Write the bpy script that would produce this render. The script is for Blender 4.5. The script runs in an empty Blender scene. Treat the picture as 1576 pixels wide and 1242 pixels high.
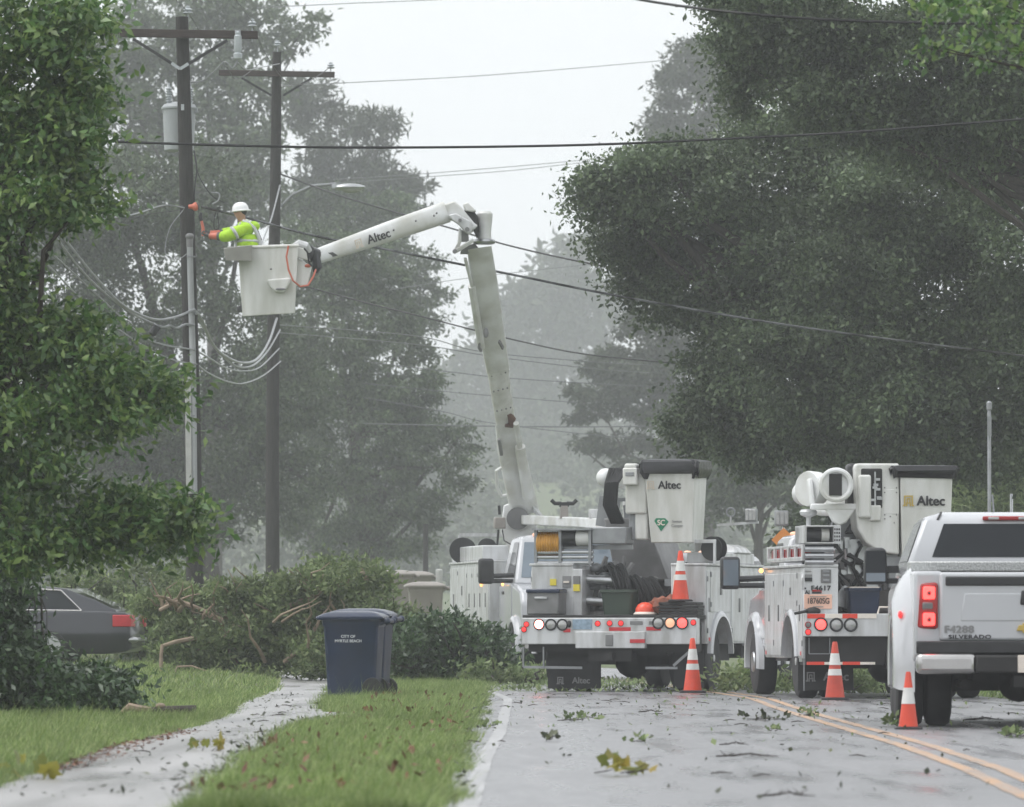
import bpy, bmesh, math, random
import numpy as np
from mathutils import Vector, Matrix, Euler
random.seed(5)
RNG = np.random.default_rng(11)
SC = bpy.context.scene
COL = SC.collection
R = math.radians
HAZE_D = 0.0006

# ---------------------------------------------------------------- camera
FPX, CX, CY, HOR, CAMH = 11000.0, 788.0, 621.0, 965.0, 0.905   # measured on the 1576x1242 photo
TH = math.atan((HOR - CY) / FPX)
cd = bpy.data.cameras.new('camera'); cam = bpy.data.objects.new('camera', cd); COL.objects.link(cam)
cd.sensor_width = 36.0; cd.lens = 36.0 * FPX / 1576.0
cd.clip_start = 1.0; cd.clip_end = 3000.0
cam.location = (0, 0, CAMH); cam.rotation_euler = (math.pi / 2 + TH, 0, 0)
cd.dof.use_dof = True; cd.dof.focus_distance = 96.0; cd.dof.aperture_fstop = 8.0
SC.camera = cam
# ---------------------------------------------------------------- light
SUN_EL, SUN_AZ = R(62), R(-95)
w = bpy.data.worlds.new('World'); SC.world = w; w.use_nodes = True
nt = w.node_tree; bg = nt.nodes['Background']
sky = nt.nodes.new('ShaderNodeTexSky'); sky.sky_type = 'NISHITA'; sky.sun_disc = False
sky.sun_elevation = SUN_EL; sky.sun_rotation = SUN_AZ; sky.dust_density = 4.0; sky.air_density = 1.0
hs = nt.nodes.new('ShaderNodeHueSaturation'); hs.inputs['Saturation'].default_value = 0.10
nt.links.new(sky.outputs[0], hs.inputs['Color']); 
tc_ = nt.nodes.new('ShaderNodeTexCoord'); nz_ = nt.nodes.new('ShaderNodeTexNoise'); nz_.inputs['Scale'].default_value = 3.0; nz_.inputs['Detail'].default_value = 5
cr_ = nt.nodes.new('ShaderNodeValToRGB'); cr_.color_ramp.elements[0].position = .3; cr_.color_ramp.elements[1].position = .7   # even storm cloud cover
cr_.color_ramp.elements[0].color = (3.8, 3.95, 4.12, 1); cr_.color_ramp.elements[1].color = (4.35, 4.5, 4.68, 1)
mx_ = nt.nodes.new('ShaderNodeMix'); mx_.data_type = 'RGBA'; mx_.inputs[0].default_value = .7
nt.links.new(tc_.outputs['Generated'], nz_.inputs['Vector']); nt.links.new(nz_.outputs['Fac'], cr_.inputs['Fac'])
nt.links.new(hs.outputs[0], mx_.inputs[6]); nt.links.new(cr_.outputs[0], mx_.inputs[7]); nt.links.new(mx_.outputs[2], bg.inputs['Color'])
bg.inputs['Strength'].default_value = 0.15
ld = bpy.data.lights.new('sun', 'SUN'); ld.energy = 0.6; ld.angle = R(40); ld.color = (1.0, 0.985, 0.965)
sun = bpy.data.objects.new('sun', ld); COL.objects.link(sun)
sun.rotation_euler = (R(90) - SUN_EL, 0, -SUN_AZ + math.pi)
SC.view_settings.view_transform = 'Standard'; SC.view_settings.look = 'None'
SC.view_settings.gamma = 1.0; SC.view_settings.exposure = 1.0; SC.view_settings.use_curve_mapping = False
cy = SC.cycles
cy.use_denoising = True; cy.max_bounces = 6; cy.diffuse_bounces = 3; cy.glossy_bounces = 3
cy.transmission_bounces = 4; cy.volume_bounces = 1; cy.transparent_max_bounces = 8
cy.use_adaptive_sampling = True; cy.adaptive_threshold = 0.02; cy.caustics_reflective = False; cy.caustics_refractive = False

# ---------------------------------------------------------------- pixel helpers (photo pixels -> place in the world)
def at(px, py, Y):
    a = (px - CX) / FPX; b = (CY - py) / FPX
    dy = math.cos(TH) - b * math.sin(TH); dz = math.sin(TH) + b * math.cos(TH)
    t = Y / dy
    return Vector((a * t, Y, CAMH + dz * t))
def gd(px, py, z=0.0):
    a = (px - CX) / FPX; b = (CY - py) / FPX
    dy = math.cos(TH) - b * math.sin(TH); dz = math.sin(TH) + b * math.cos(TH)
    t = (z - CAMH) / dz
    return Vector((a * t, dy * t, z))
def sm(a, b, x):
    t = np.clip((x - a) / (b - a), 0, 1); return t * t * (3 - 2 * t)
def ground_z(x, y):
    return 0.19 * sm(92, 126, y) * sm(-3.2, -4.6, x) + (0.65 * sm(134, 145, y) + 0.27 * sm(146.5, 150, y)) * sm(0.3, -1.2, x) + 0.02 * sm(-0.35, -0.55, x) + 24 * sm(620, 1060, y)

# ---------------------------------------------------------------- materials
def mat(name, col, rough=0.5, metal=0.0, var=0.12, scale=4.0, bump=0.0, coat=0.0, col2=None, detail=4.0, spec=0.5, stretch=None, lo=0.35, hi=0.65, emit=None, es=0.0):
    m = bpy.data.materials.new(name); m.use_nodes = True
    n = m.node_tree.nodes; l = m.node_tree.links; p = n['Principled BSDF']
    p.inputs['Roughness'].default_value = rough; p.inputs['Metallic'].default_value = metal
    p.inputs['Coat Weight'].default_value = coat; p.inputs['Specular IOR Level'].default_value = spec
    c2 = col2 or tuple(c * (1 - var) for c in col)
    tc = n.new('ShaderNodeTexCoord'); no = n.new('ShaderNodeTexNoise')
    no.inputs['Scale'].default_value = scale; no.inputs['Detail'].default_value = detail
    src = tc.outputs['Object']
    if stretch:
        mp = n.new('ShaderNodeMapping'); mp.inputs['Scale'].default_value = stretch
        l.new(src, mp.inputs['Vector']); src = mp.outputs[0]
    l.new(src, no.inputs['Vector'])
    rp = n.new('ShaderNodeValToRGB'); rp.color_ramp.elements[0].position = lo; rp.color_ramp.elements[1].position = hi
    rp.color_ramp.elements[0].color = (*c2, 1); rp.color_ramp.elements[1].color = (*col, 1)
    l.new(no.outputs['Fac'], rp.inputs['Fac']); l.new(rp.outputs[0], p.inputs['Base Color'])
    if bump:
        bp = n.new('ShaderNodeBump'); bp.inputs['Strength'].default_value = bump; bp.inputs['Distance'].default_value = 0.02
        l.new(no.outputs['Fac'], bp.inputs['Height']); l.new(bp.outputs[0], p.inputs['Normal'])
    if emit:
        p.inputs['Emission Color'].default_value = (*emit, 1); p.inputs['Emission Strength'].default_value = es
    return m
def leafmat(name, c1, c2, c3, rough=0.45, trans=0.25, spec=0.5, ns=0.9, nv=0.45):
    m = bpy.data.materials.new(name); m.use_nodes = True
    n = m.node_tree.nodes; l = m.node_tree.links; p = n['Principled BSDF']
    g = n.new('ShaderNodeNewGeometry'); rp = n.new('ShaderNodeValToRGB')
    e = rp.color_ramp.elements; e[0].color = (*c1, 1); e[1].color = (*c3, 1); e[1].position = 0.95
    x = e.new(0.5); x.color = (*c2, 1)
    l.new(g.outputs['Random Per Island'], rp.inputs['Fac'])
    tc = n.new('ShaderNodeTexCoord'); no = n.new('ShaderNodeTexNoise'); no.inputs['Scale'].default_value = ns; no.inputs['Detail'].default_value = 3
    l.new(tc.outputs['Object'], no.inputs['Vector']); mr = n.new('ShaderNodeMapRange'); mr.inputs[1].default_value = .34; mr.inputs[2].default_value = .66; mr.inputs[3].default_value = 1 - nv; mr.inputs[4].default_value = 1 + nv
    l.new(no.outputs['Fac'], mr.inputs[0]); vm = n.new('ShaderNodeVectorMath'); vm.operation = 'SCALE'; l.new(rp.outputs[0], vm.inputs[0]); l.new(mr.outputs[0], vm.inputs['Scale'])
    rp = vm; l.new(vm.outputs[0], p.inputs['Base Color'])
    p.inputs['Roughness'].default_value = rough; p.inputs['Specular IOR Level'].default_value = spec
    tr = n.new('ShaderNodeBsdfTranslucent'); mx = n.new('ShaderNodeMixShader'); mx.inputs[0].default_value = trans
    l.new(rp.outputs[0], tr.inputs['Color']); l.new(p.outputs[0], mx.inputs[1]); l.new(tr.outputs[0], mx.inputs[2])
    l.new(mx.outputs[0], n['Material Output'].inputs['Surface'])
    return m
M = {}
M['white'] = mat('white_paint', (0.60, 0.61, 0.62), 0.34, 0, 0.13, 2.2, coat=0.25, col2=(0.38, 0.38, 0.37), detail=9, stretch=(3, 3, .7), lo=.30, hi=.60)
M['white_clean'] = mat('white_car_paint', (0.50, 0.51, 0.53), 0.22, 0, 0.06, 1.5, coat=0.5)
M['offwhite'] = mat('white_fibreglass', (0.70, 0.70, 0.68), 0.4, 0, 0.1, 2.0, coat=0.1, col2=(0.54, 0.54, 0.50), detail=8, stretch=(3, 3, .6))
M['boomwhite'] = mat('boom_white', (0.76, 0.77, 0.775), 0.38, 0, 0.12, 2.2, col2=(0.54, 0.54, 0.50), detail=10)
M['grey'] = mat('grey_metal', (0.30, 0.31, 0.32), 0.45, 0.3, 0.25, 5)
M['midgrey'] = mat('weathered_grey', (0.22, 0.22, 0.22), 0.55, 0.1, 0.35, 3)
M['steel'] = mat('steel', (0.50, 0.51, 0.52), 0.3, 0.85, 0.2, 6)
M['chrome'] = mat('chrome', (0.50, 0.49, 0.48), 0.24, 1.0, 0.05, 6)
M['alu'] = mat('tread_plate', (0.55, 0.56, 0.55), 0.38, 0.7, 0.4, 60, bump=0.3)
M['black'] = mat('black_plastic', (0.025, 0.025, 0.027), 0.45, 0, 0.3, 6)
M['dark'] = mat('dark_chassis', (0.022, 0.021, 0.021), 0.7, 0, 0.4, 5)
M['rubber'] = mat('rubber', (0.024, 0.024, 0.025), 0.75, 0, 0.3, 7)
M['vinyl'] = mat('black_vinyl', (0.022, 0.022, 0.025), 0.3, 0, 0.3, 8, bump=0.6)
M['glass'] = mat('tinted_glass', (0.018, 0.021, 0.025), 0.08, 0, 0.1, 2, spec=0.22)
M['glass2'] = mat('windscreen_glass', (0.16, 0.20, 0.24), 0.08, 0, 0.2, 2, spec=0.8)
M['rust'] = mat('rusty_bed', (0.12, 0.06, 0.04), 0.8, 0, 0.4, 6)
M['red_off'] = mat('red_lens', (0.35, 0.02, 0.02), 0.25, 0, 0.1, 9)
M['red_lit'] = mat('red_lamp', (0.8, 0.05, 0.04), 0.3, 0, 0.1, 9, emit=(1.0, 0.05, 0.045), es=2.2)
M['red_dim'] = mat('red_marker_lamp', (0.7, 0.04, 0.04), 0.3, 0, 0.1, 9, emit=(1.0, 0.04, 0.04), es=.5)
M['white_lit'] = mat('bright_lamp', (0.9, 0.7, 0.7), 0.3, 0, 0.1, 9, emit=(1.0, 0.22, 0.18), es=9.0)
M['amber'] = mat('amber_lamp', (0.8, 0.3, 0.05), 0.3, 0, 0.1, 9, emit=(1.0, 0.42, 0.12), es=1.6)
M['amber_dim'] = mat('amber_lens', (0.75, 0.38, 0.25), 0.3, 0, 0.1, 9, emit=(1.0, 0.5, 0.3), es=0.35)
M['lens'] = mat('lamp_glass', (0.45, 0.45, 0.44), 0.15, 0.3, 0.2, 12)
M['red'] = mat('red_reflector', (0.55, 0.03, 0.04), 0.35, 0, 0.1, 9)
M['redorange'] = mat('red_orange_reflector', (0.8, 0.06, 0.03), 0.35, 0, 0.1, 9)
M['reflwhite'] = mat('white_reflector', (0.85, 0.78, 0.7), 0.35, 0, 0.1, 9)
M['orange'] = mat('cone_orange', (0.78, 0.075, 0.03), 0.45, 0, 0.18, 3, col2=(0.6, 0.06, 0.03))
M['orange_dirty'] = mat('cone_orange_dirty', (0.62, 0.07, 0.035), 0.5, 0, 0.3, 3, col2=(0.42, 0.05, 0.03))
M['collar'] = mat('cone_collar', (0.72, 0.72, 0.7), 0.4, 0, 0.15, 8)
M['navy'] = mat('navy_plastic', (0.009, 0.022, 0.062), 0.36, 0, 0.3, 3, col2=(0.006, 0.014, 0.038))
M['navylid'] = mat('navy_lid', (0.009, 0.020, 0.055), 0.26, 0, 0.25, 4)
M['tan'] = mat('beige_plastic', (0.30, 0.275, 0.25), 0.5, 0, 0.15, 3)
M['green_tub'] = mat('green_tub', (0.05, 0.075, 0.055), 0.55, 0, 0.2, 3)
M['yellow'] = mat('yellow_hose', (0.55, 0.27, 0.03), 0.45, 0, 0.25, 9)
M['yellow_tag'] = mat('yellow_sticker', (0.72, 0.6, 0.06), 0.5, 0, 0.05, 9)
M['blue_label'] = mat('blue_plate', (0.3, 0.4, 0.5), 0.4, 0, 0.3, 20)
M['plate'] = mat('plate_white', (0.78, 0.70, 0.62), 0.4, 0, 0.1, 9)
M['plate_orange'] = mat('plate_pale_orange', (0.85, 0.52, 0.40), 0.4, 0, 0.08, 9)
M['ink'] = mat('black_lettering', (0.02, 0.02, 0.022), 0.5, 0, 0.05, 9)
M['inkgrey'] = mat('grey_lettering', (0.24, 0.24, 0.24), 0.5, 0, 0.05, 9)
M['inkwhite'] = mat('white_lettering', (0.62, 0.64, 0.66), 0.5, 0, 0.05, 9)
M['inkgold'] = mat('gold_lettering', (0.50, 0.36, 0.08), 0.45, 0, 0.05, 9)
M['inkpale'] = mat('faded_gold_lettering', (0.62, 0.55, 0.46), 0.45, 0, 0.05, 9)
M['inkgreen'] = mat('green_lettering', (0.01, 0.20, 0.10), 0.45, 0, 0.05, 9)
M['wood'] = mat('pole_wood', (0.042, 0.039, 0.037), 0.85, 0, 0.45, 6, bump=0.4, stretch=(6, 6, 0.6))
M['armwood'] = mat('crossarm_wood', (0.062, 0.046, 0.042), 0.8, 0, 0.4, 6, bump=0.3, stretch=(0.6, 6, 6))
M['porcelain'] = mat('porcelain', (0.45, 0.48, 0.5), 0.25, 0, 0.1, 9)
M['tank'] = mat('transformer_grey', (0.36, 0.38, 0.39), 0.45, 0, 0.12, 3)
M['conduit'] = mat('pvc_conduit', (0.36, 0.37, 0.38), 0.5, 0, 0.15, 3)
M['board'] = mat('white_riser', (0.5, 0.5, 0.48), 0.55, 0, 0.2, 3)
M['wire'] = mat('black_cable', (0.008, 0.008, 0.009), 0.5, 0, 0.2, 9)
M['wiregrey'] = mat('grey_cable', (0.30, 0.31, 0.32), 0.4, 0.2, 0.15, 9)
M['sheenwire'] = mat('black_cable_painted_sheen', (0.13, 0.135, 0.14), 0.25, 0.3, 0.5, 2, col2=(0.02, 0.02, 0.02), lo=.42, hi=.58)  # pale patches put the highlights of the wet cable into its colour
M['thinwire'] = mat('weathered_conductor', (0.16, 0.165, 0.17), 0.5, 0.3, 0.1, 9)
M['bark'] = mat('bark', (0.055, 0.045, 0.038), 0.9, 0, 0.45, 5, bump=0.6, stretch=(4, 4, 0.8))
M['barkpale'] = mat('broken_wood', (0.34, 0.26, 0.19), 0.8, 0, 0.3, 6)
M['carpaint'] = mat('charcoal_car_paint', (0.018, 0.020, 0.028), 0.28, 0.1, 0.1, 2, coat=0.5)
M['hivis'] = mat('hi_vis_fabric', (0.46, 0.74, 0.03), 0.7, 0, 0.15, 9, bump=0.8, col2=(0.34, 0.58, 0.02))
M['silver_tape'] = mat('reflective_tape', (0.55, 0.56, 0.57), 0.35, 0.2, 0.1, 9)
M['skin'] = mat('skin', (0.46, 0.26, 0.19), 0.5, 0, 0.1, 9)
M['glove'] = mat('grey_glove', (0.10, 0.10, 0.10), 0.7, 0, 0.3, 14)
M['sleeve'] = mat('orange_rubber', (0.58, 0.15, 0.09), 0.4, 0, 0.15, 8)
M['denim'] = mat('work_trousers', (0.05, 0.06, 0.09), 0.8, 0, 0.2, 9)
M['hat'] = mat('white_helmet', (0.8, 0.8, 0.8), 0.25, 0, 0.04, 4)
M['bagorange'] = mat('brown_orange_tarp', (0.30, 0.10, 0.055), 0.6, 0, 0.4, 9, bump=0.5)
M['hatorange'] = mat('orange_helmet', (0.85, 0.09, 0.04), 0.3, 0, 0.08, 4)
M['sign_orange'] = mat('sign_orange', (0.7, 0.25, 0.05), 0.5, 0, 0.1, 5)
M['beige_box'] = mat('tool_tray', (0.33, 0.32, 0.30), 0.6, 0, 0.15, 5)
# foliage (real leaf albedos)
M['leaf_near'] = leafmat('glossy_leaves', (0.045, 0.105, 0.028), (0.092, 0.185, 0.046), (0.22, 0.31, 0.09), 0.30, 0.35, 0.7, 3.0, .3)
M['leaf_shrub'] = leafmat('dark_shrub_leaves', (0.022, 0.052, 0.018), (0.042, 0.090, 0.028), (0.09, 0.15, 0.06), 0.32, 0.25, 0.7, 3.0, .4)
M['leaf_oak'] = leafmat('oak_leaves', (0.050, 0.078, 0.040), (0.080, 0.116, 0.056), (0.13, 0.175, 0.085), 0.48, 0.3, 0.45, .8, .46)
M['leaf_dark'] = leafmat('dark_leaves', (0.044, 0.067, 0.034), (0.066, 0.096, 0.047), (0.11, 0.148, 0.070), 0.5, 0.3, 0.4, .8, .44)
M['leaf_pine'] = leafmat('pine_needles', (0.035, 0.050, 0.030), (0.055, 0.072, 0.042), (0.085, 0.10, 0.062), 0.6, 0.2, 0.3)
M['leaf_brush'] = leafmat('fallen_leaves', (0.095, 0.135, 0.055), (0.15, 0.21, 0.078), (0.25, 0.30, 0.14), 0.5, 0.35, 0.4, 1.6, .36)
M['leaf_yellow'] = leafmat('yellowing_leaves', (0.24, 0.17, 0.02), (0.30, 0.26, 0.05), (0.20, 0.24, 0.05), 0.5, 0.3, 0.4)
M['leaf_brown'] = leafmat('brown_leaf', (0.10, 0.045, 0.03), (0.14, 0.06, 0.035), (0.18, 0.09, 0.05), 0.6, 0.1, 0.3)
M['leaf_litter'] = leafmat('leaf_litter', (0.035, 0.045, 0.025), (0.06, 0.07, 0.035), (0.10, 0.11, 0.05), 0.5, 0.1, 0.4)
M['grass'] = leafmat('grass_blades', (0.105, 0.165, 0.042), (0.18, 0.265, 0.075), (0.36, 0.41, 0.18), 0.5, 0.4, 0.4, 1.6, .34)

# ---------------------------------------------------------------- mesh builder
def basis(d):
    d = Vector(d).normalized()
    a = Vector((0, 0, 1)) if abs(d.z) < 0.9 else Vector((1, 0, 0))
    u = a.cross(d).normalized(); return u, d.cross(u), d
class MB:
    def __init__(s): s.v = []; s.f = []
    def add(s, vs, fs):
        o = len(s.v); s.v += [tuple(v) for v in vs]; s.f += [tuple(i + o for i in f) for f in fs]; return s
    def hexa(s, p):   # 4 bottom (ccw), 4 top
        return s.add(p, [(3, 2, 1, 0), (4, 5, 6, 7), (0, 1, 5, 4), (1, 2, 6, 5), (2, 3, 7, 6), (3, 0, 4, 7)])
    def box(s, x0, x1, y0, y1, z0, z1, tx=0.0, ty=0.0):
        return s.hexa([(x0, y0, z0), (x1, y0, z0), (x1, y1, z0), (x0, y1, z0), (x0 + tx, y0 + ty, z1), (x1 - tx, y0 + ty, z1), (x1 - tx, y1 - ty, z1), (x0 + tx, y1 - ty, z1)])
    def bar(s, a, b, w, h, up=(0, 0, 1)):
        a = Vector(a); b = Vector(b); d = (b - a).normalized(); u = d.cross(Vector(up))
        u = (u if u.length > 1e-4 else Vector((1, 0, 0))).normalized(); v = u.cross(d)
        q = [(-1, -1), (1, -1), (1, 1), (-1, 1)]
        return s.hexa([a + u * i * w / 2 + v * j * h / 2 for i, j in q] + [b + u * i * w / 2 + v * j * h / 2 for i, j in q])
    def prism(s, poly, ax, a, b, k=1.0, c=None):   # poly in the two other axes, k scales the far end about c
        n = len(poly); c = c or (0, 0)
        def P(p, t): return {'x': (t, p[0], p[1]), 'y': (p[0], t, p[1]), 'z': (p[0], p[1], t)}[ax]
        vs = [P(p, a) for p in poly] + [P((c[0] + (p[0] - c[0]) * k, c[1] + (p[1] - c[1]) * k), b) for p in poly]
        return s.add(vs, [tuple(range(n))[::-1], tuple(range(n, 2 * n))] + [(i, (i + 1) % n, n + (i + 1) % n, n + i) for i in range(n)])
    def cyl(s, a, b, r0, r1=None, n=12):
        r1 = r0 if r1 is None else r1
        return s.tube([a, b], [r0, r1], n)
    def tube(s, pts, r, n=6):
        pts = [Vector(p) for p in pts]; m = len(pts)
        rs = r if isinstance(r, (list, tuple)) else [r] * m
        vs = []; u = None
        for i, p in enumerate(pts):
            d = (pts[min(i + 1, m - 1)] - pts[max(i - 1, 0)])
            d = d.normalized() if d.length > 1e-9 else Vector((0, 0, 1))
            if u is None: u = basis(d)[0]
            u = (u - d * u.dot(d)); u = u.normalized() if u.length > 1e-6 else basis(d)[0]
            v = d.cross(u)
            for k in range(n):
                t = 2 * math.pi * k / n; vs.append(p + (u * math.cos(t) + v * math.sin(t)) * rs[i])
        fs = [(i * n + k, i * n + (k + 1) % n, (i + 1) * n + (k + 1) % n, (i + 1) * n + k) for i in range(m - 1) for k in range(n)]
        fs += [tuple(range(n))[::-1], tuple(range((m - 1) * n, m * n))]
        return s.add(vs, fs)
    def lathe(s, prof, o, ax=(0, 0, 1), n=20):   # prof (radius, along)
        u, v, d = basis(ax); o = Vector(o)
        return s.add([o + d * h + (u * math.cos(2 * math.pi * k / n) + v * math.sin(2 * math.pi * k / n)) * max(r, 1e-4) for r, h in prof for k in range(n)],
                     [(i * n + k, i * n + (k + 1) % n, (i + 1) * n + (k + 1) % n, (i + 1) * n + k) for i in range(len(prof) - 1) for k in range(n)] + [tuple(range(n))[::-1], tuple(range((len(prof) - 1) * n, len(prof) * n))])
    def ball(s, c, r, n=14, m=8):
        rx, ry, rz = r if isinstance(r, (tuple, list)) else (r, r, r); c = Vector(c)
        pr = [(math.sin(math.pi * i / m), -math.cos(math.pi * i / m)) for i in range(m + 1)]
        o = len(s.v); s.lathe(pr, (0, 0, 0), (0, 0, 1), n)
        for i in range(o, len(s.v)):
            x, y, z = s.v[i]; s.v[i] = (c.x + x * rx, c.y + y * ry, c.z + z * rz)
        return s
    def ring(s, c, ax, Rr, r, n=24, k=8, e=1.0):
        u, v, d = basis(ax); c = Vector(c); vs = []
        for i in range(n):
            t = 2 * math.pi * i / n; q = u * math.cos(t) + v * math.sin(t) * e
            for j in range(k):
                a = 2 * math.pi * j / k; vs.append(c + q * (Rr + r * math.cos(a)) + d * r * math.sin(a))
        return s.add(vs, [(i * k + j, ((i + 1) % n) * k + j, ((i + 1) % n) * k + (j + 1) % k, i * k + (j + 1) % k) for i in range(n) for j in range(k)])
    def build(s, name, m, parent=None, bevel=0.0, seg=2, smooth=True, ang=0.6):
        me = bpy.data.meshes.new(name); me.from_pydata(s.v, [], s.f); me.validate()
        bm = bmesh.new(); bm.from_mesh(me); bmesh.ops.recalc_face_normals(bm, faces=bm.faces); bm.to_mesh(me); bm.free()
        if smooth:
            me.shade_smooth(); me.set_sharp_from_angle(angle=ang)
        me.materials.append(M[m] if isinstance(m, str) else m)
        o = bpy.data.objects.new(name, me); COL.objects.link(o)
        if parent: o.parent = parent
        if bevel:
            b = o.modifiers.new('bevel', 'BEVEL'); b.width = bevel; b.segments = seg; b.limit_method = 'ANGLE'; b.angle_limit = 0.6
        return o
def thing(name, label, cat, loc=(0, 0, 0), rz=0.0, group=None):
    o = bpy.data.objects.new(name, None); COL.objects.link(o); o.empty_display_size = 0.3
    o.location = loc; o.rotation_euler = (0, 0, rz); o['label'] = label; o['category'] = cat
    if group: o['group'] = group
    return o
def tag(o, label, cat, group=None):
    o['label'] = label; o['category'] = cat
    if group: o['group'] = group
    return o
def text(s, size, loc, m, parent, name='lettering', rot=(math.pi / 2, 0, 0), bold=0.0, sx=1.0, align='CENTER', space=1.0):
    cu = bpy.data.curves.new(name, 'FONT'); cu.body = s; cu.size = size; cu.extrude = 0.002; cu.align_x = align; cu.align_y = 'CENTER'; cu.space_character = space
    t = bpy.data.objects.new('t', cu); COL.objects.link(t)
    me = bpy.data.meshes.new_from_object(t.evaluated_get(bpy.context.evaluated_depsgraph_get()))
    bpy.data.objects.remove(t); bpy.data.curves.remove(cu)
    if bold:
        vs = [v.co.copy() for v in me.vertices]; fs = [tuple(p.vertices) for p in me.polygons]; g = MB()
        for k, (dx, dy) in enumerate(((0, 0), (bold, 0), (-bold, 0), (0, bold * .7), (0, -bold * .7))): g.add([(v.x + dx, v.y + dy, v.z + .0006 * k) for v in vs], fs)
        me = bpy.data.meshes.new(name); me.from_pydata(g.v, [], g.f)
    me.materials.clear(); me.materials.append(M[m])
    o = bpy.data.objects.new(name, me); COL.objects.link(o); o.parent = parent; o.location = loc; o.rotation_euler = rot; o.scale = (sx, 1, 1)
    return o
def cat_logo(h, loc, m, parent, rz=0.0):       # square emblem of nested strokes beside the maker's name
    g = MB(); t = 0.13 * h; y0, y1 = -0.003, 0.003; W = 1.0 * h
    def st(x0, x1, z0, z1): g.box(x0 - W / 2, x1 - W / 2, y0, y1, z0 - h / 2, z1 - h / 2)
    st(.08 * h, .08 * h + t, 0, h); st(W - .08 * h - t, W - .08 * h, 0, h); st(.08 * h + t, W - .08 * h - t, h - t, h)
    st(.32 * h, W - .32 * h, .62 * h, .62 * h + t); st(.32 * h, .32 * h + t * .8, .34 * h, .62 * h); st(W - .32 * h - t * .8, W - .32 * h, .34 * h, .62 * h)
    st(.26 * h, W - .26 * h, .24 * h, .24 * h + t * .8); st(-.02 * h, .08 * h, 0, t); st(W - .08 * h, W + .02 * h, 0, t); st(.26 * h, .26 * h + t, 0, .22 * h); st(W - .26 * h - t, W - .26 * h, 0, .22 * h)
    o = g.build('emblem', m, parent, smooth=False); o.location = loc; o.rotation_euler = (0, 0, rz); return o
# leaves: many small rhombic faces, one mesh
def leaf_object(name, m, C, out, L, W, parent=None, droop=0.3, wind=(0, 0, 0), rnd=1.0):
    n = len(C); d = RNG.normal(size=(n, 3)) * rnd + out * 0.8; d[:, 2] -= droop; d += np.array(wind)
    d /= np.linalg.norm(d, axis=1)[:, None] + 1e-9
    s = np.cross(d, RNG.normal(size=(n, 3))); s /= np.linalg.norm(s, axis=1)[:, None] + 1e-9
    k = RNG.uniform(0.45, 1.55, (n, 1)); l = L * k; ww = W * k * 0.5
    nn = np.cross(d, s) * l * 0.12
    V = np.empty((n, 4, 3)); V[:, 0] = C; V[:, 1] = C + d * l * .45 + s * ww + nn; V[:, 2] = C + d * l; V[:, 3] = C + d * l * .45 - s * ww + nn
    return raw_quads(name, m, V.reshape(-1, 3), 4, parent)
def raw_quads(name, m, V, k, parent=None):
    n = len(V) // k
    me = bpy.data.meshes.new(name); me.vertices.add(len(V)); me.vertices.foreach_set('co', V.astype(np.float32).ravel())
    me.loops.add(len(V)); me.loops.foreach_set('vertex_index', np.arange(len(V), dtype=np.int32))
    me.polygons.add(n); me.polygons.foreach_set('loop_start', np.arange(0, len(V), k, dtype=np.int32))
    me.update(calc_edges=True); me.materials.append(M[m])
    o = bpy.data.objects.new(name, me); COL.objects.link(o)
    if parent: o.parent = parent
    return o
def crown_points(blobs, n, clump=0.5, inner=0.25, flat=0.6):
    vol = np.array([(b[3] * b[4] * b[5]) ** 0.67 for b in blobs]); vol /= vol.sum()
    C = []; O = []
    for b, f in zip(blobs, vol):
        nb = int(n * f); c = np.array(b[:3]); r = np.array(b[3:6])
        K = max(5, int((r[0] * r[2] + r[0] * r[1] + r[1] * r[2]) * 1.15 / clump ** 2))
        u = RNG.normal(size=(K, 3)); u /= np.linalg.norm(u, axis=1)[:, None]
        rad = RNG.uniform(0.55, 1.0, (K, 1)); kc = u * r * rad
        wgt = RNG.uniform(0.3, 1.0, K); wgt /= wgt.sum()
        idx = RNG.choice(K, nb, p=wgt); sig = clump * RNG.uniform(0.6, 1.25, K)[idx][:, None]
        p = kc[idx] + RNG.normal(size=(nb, 3)) * sig * np.array((0.62, 0.62, 0.62 * flat))
        mi = RNG.random(nb) < inner
        q = RNG.normal(size=(nb, 3)); q /= np.linalg.norm(q, axis=1)[:, None]; q *= (RNG.random((nb, 1)) ** (1 / 3.0)) * 0.9
        p = np.where(mi[:, None], q * r, p)
        o = u[idx]; C.append(p + c); O.append(o)
    return np.concatenate(C), np.concatenate(O)
def limb(mb, a, b, r0, r1, wob=0.1, k=5):
    a = Vector(a); b = Vector(b); L = (b - a).length; pts = []
    for i in range(k + 1):
        t = i / k; p = a.lerp(b, t)
        if 0 < i < k: p += Vector((random.uniform(-1, 1), random.uniform(-1, 1), random.uniform(-.6, 1))) * wob * L * 0.4
        pts.append(p)
    mb.tube(pts, [r0 + (r1 - r0) * i / k for i in range(k + 1)], 7)

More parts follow.
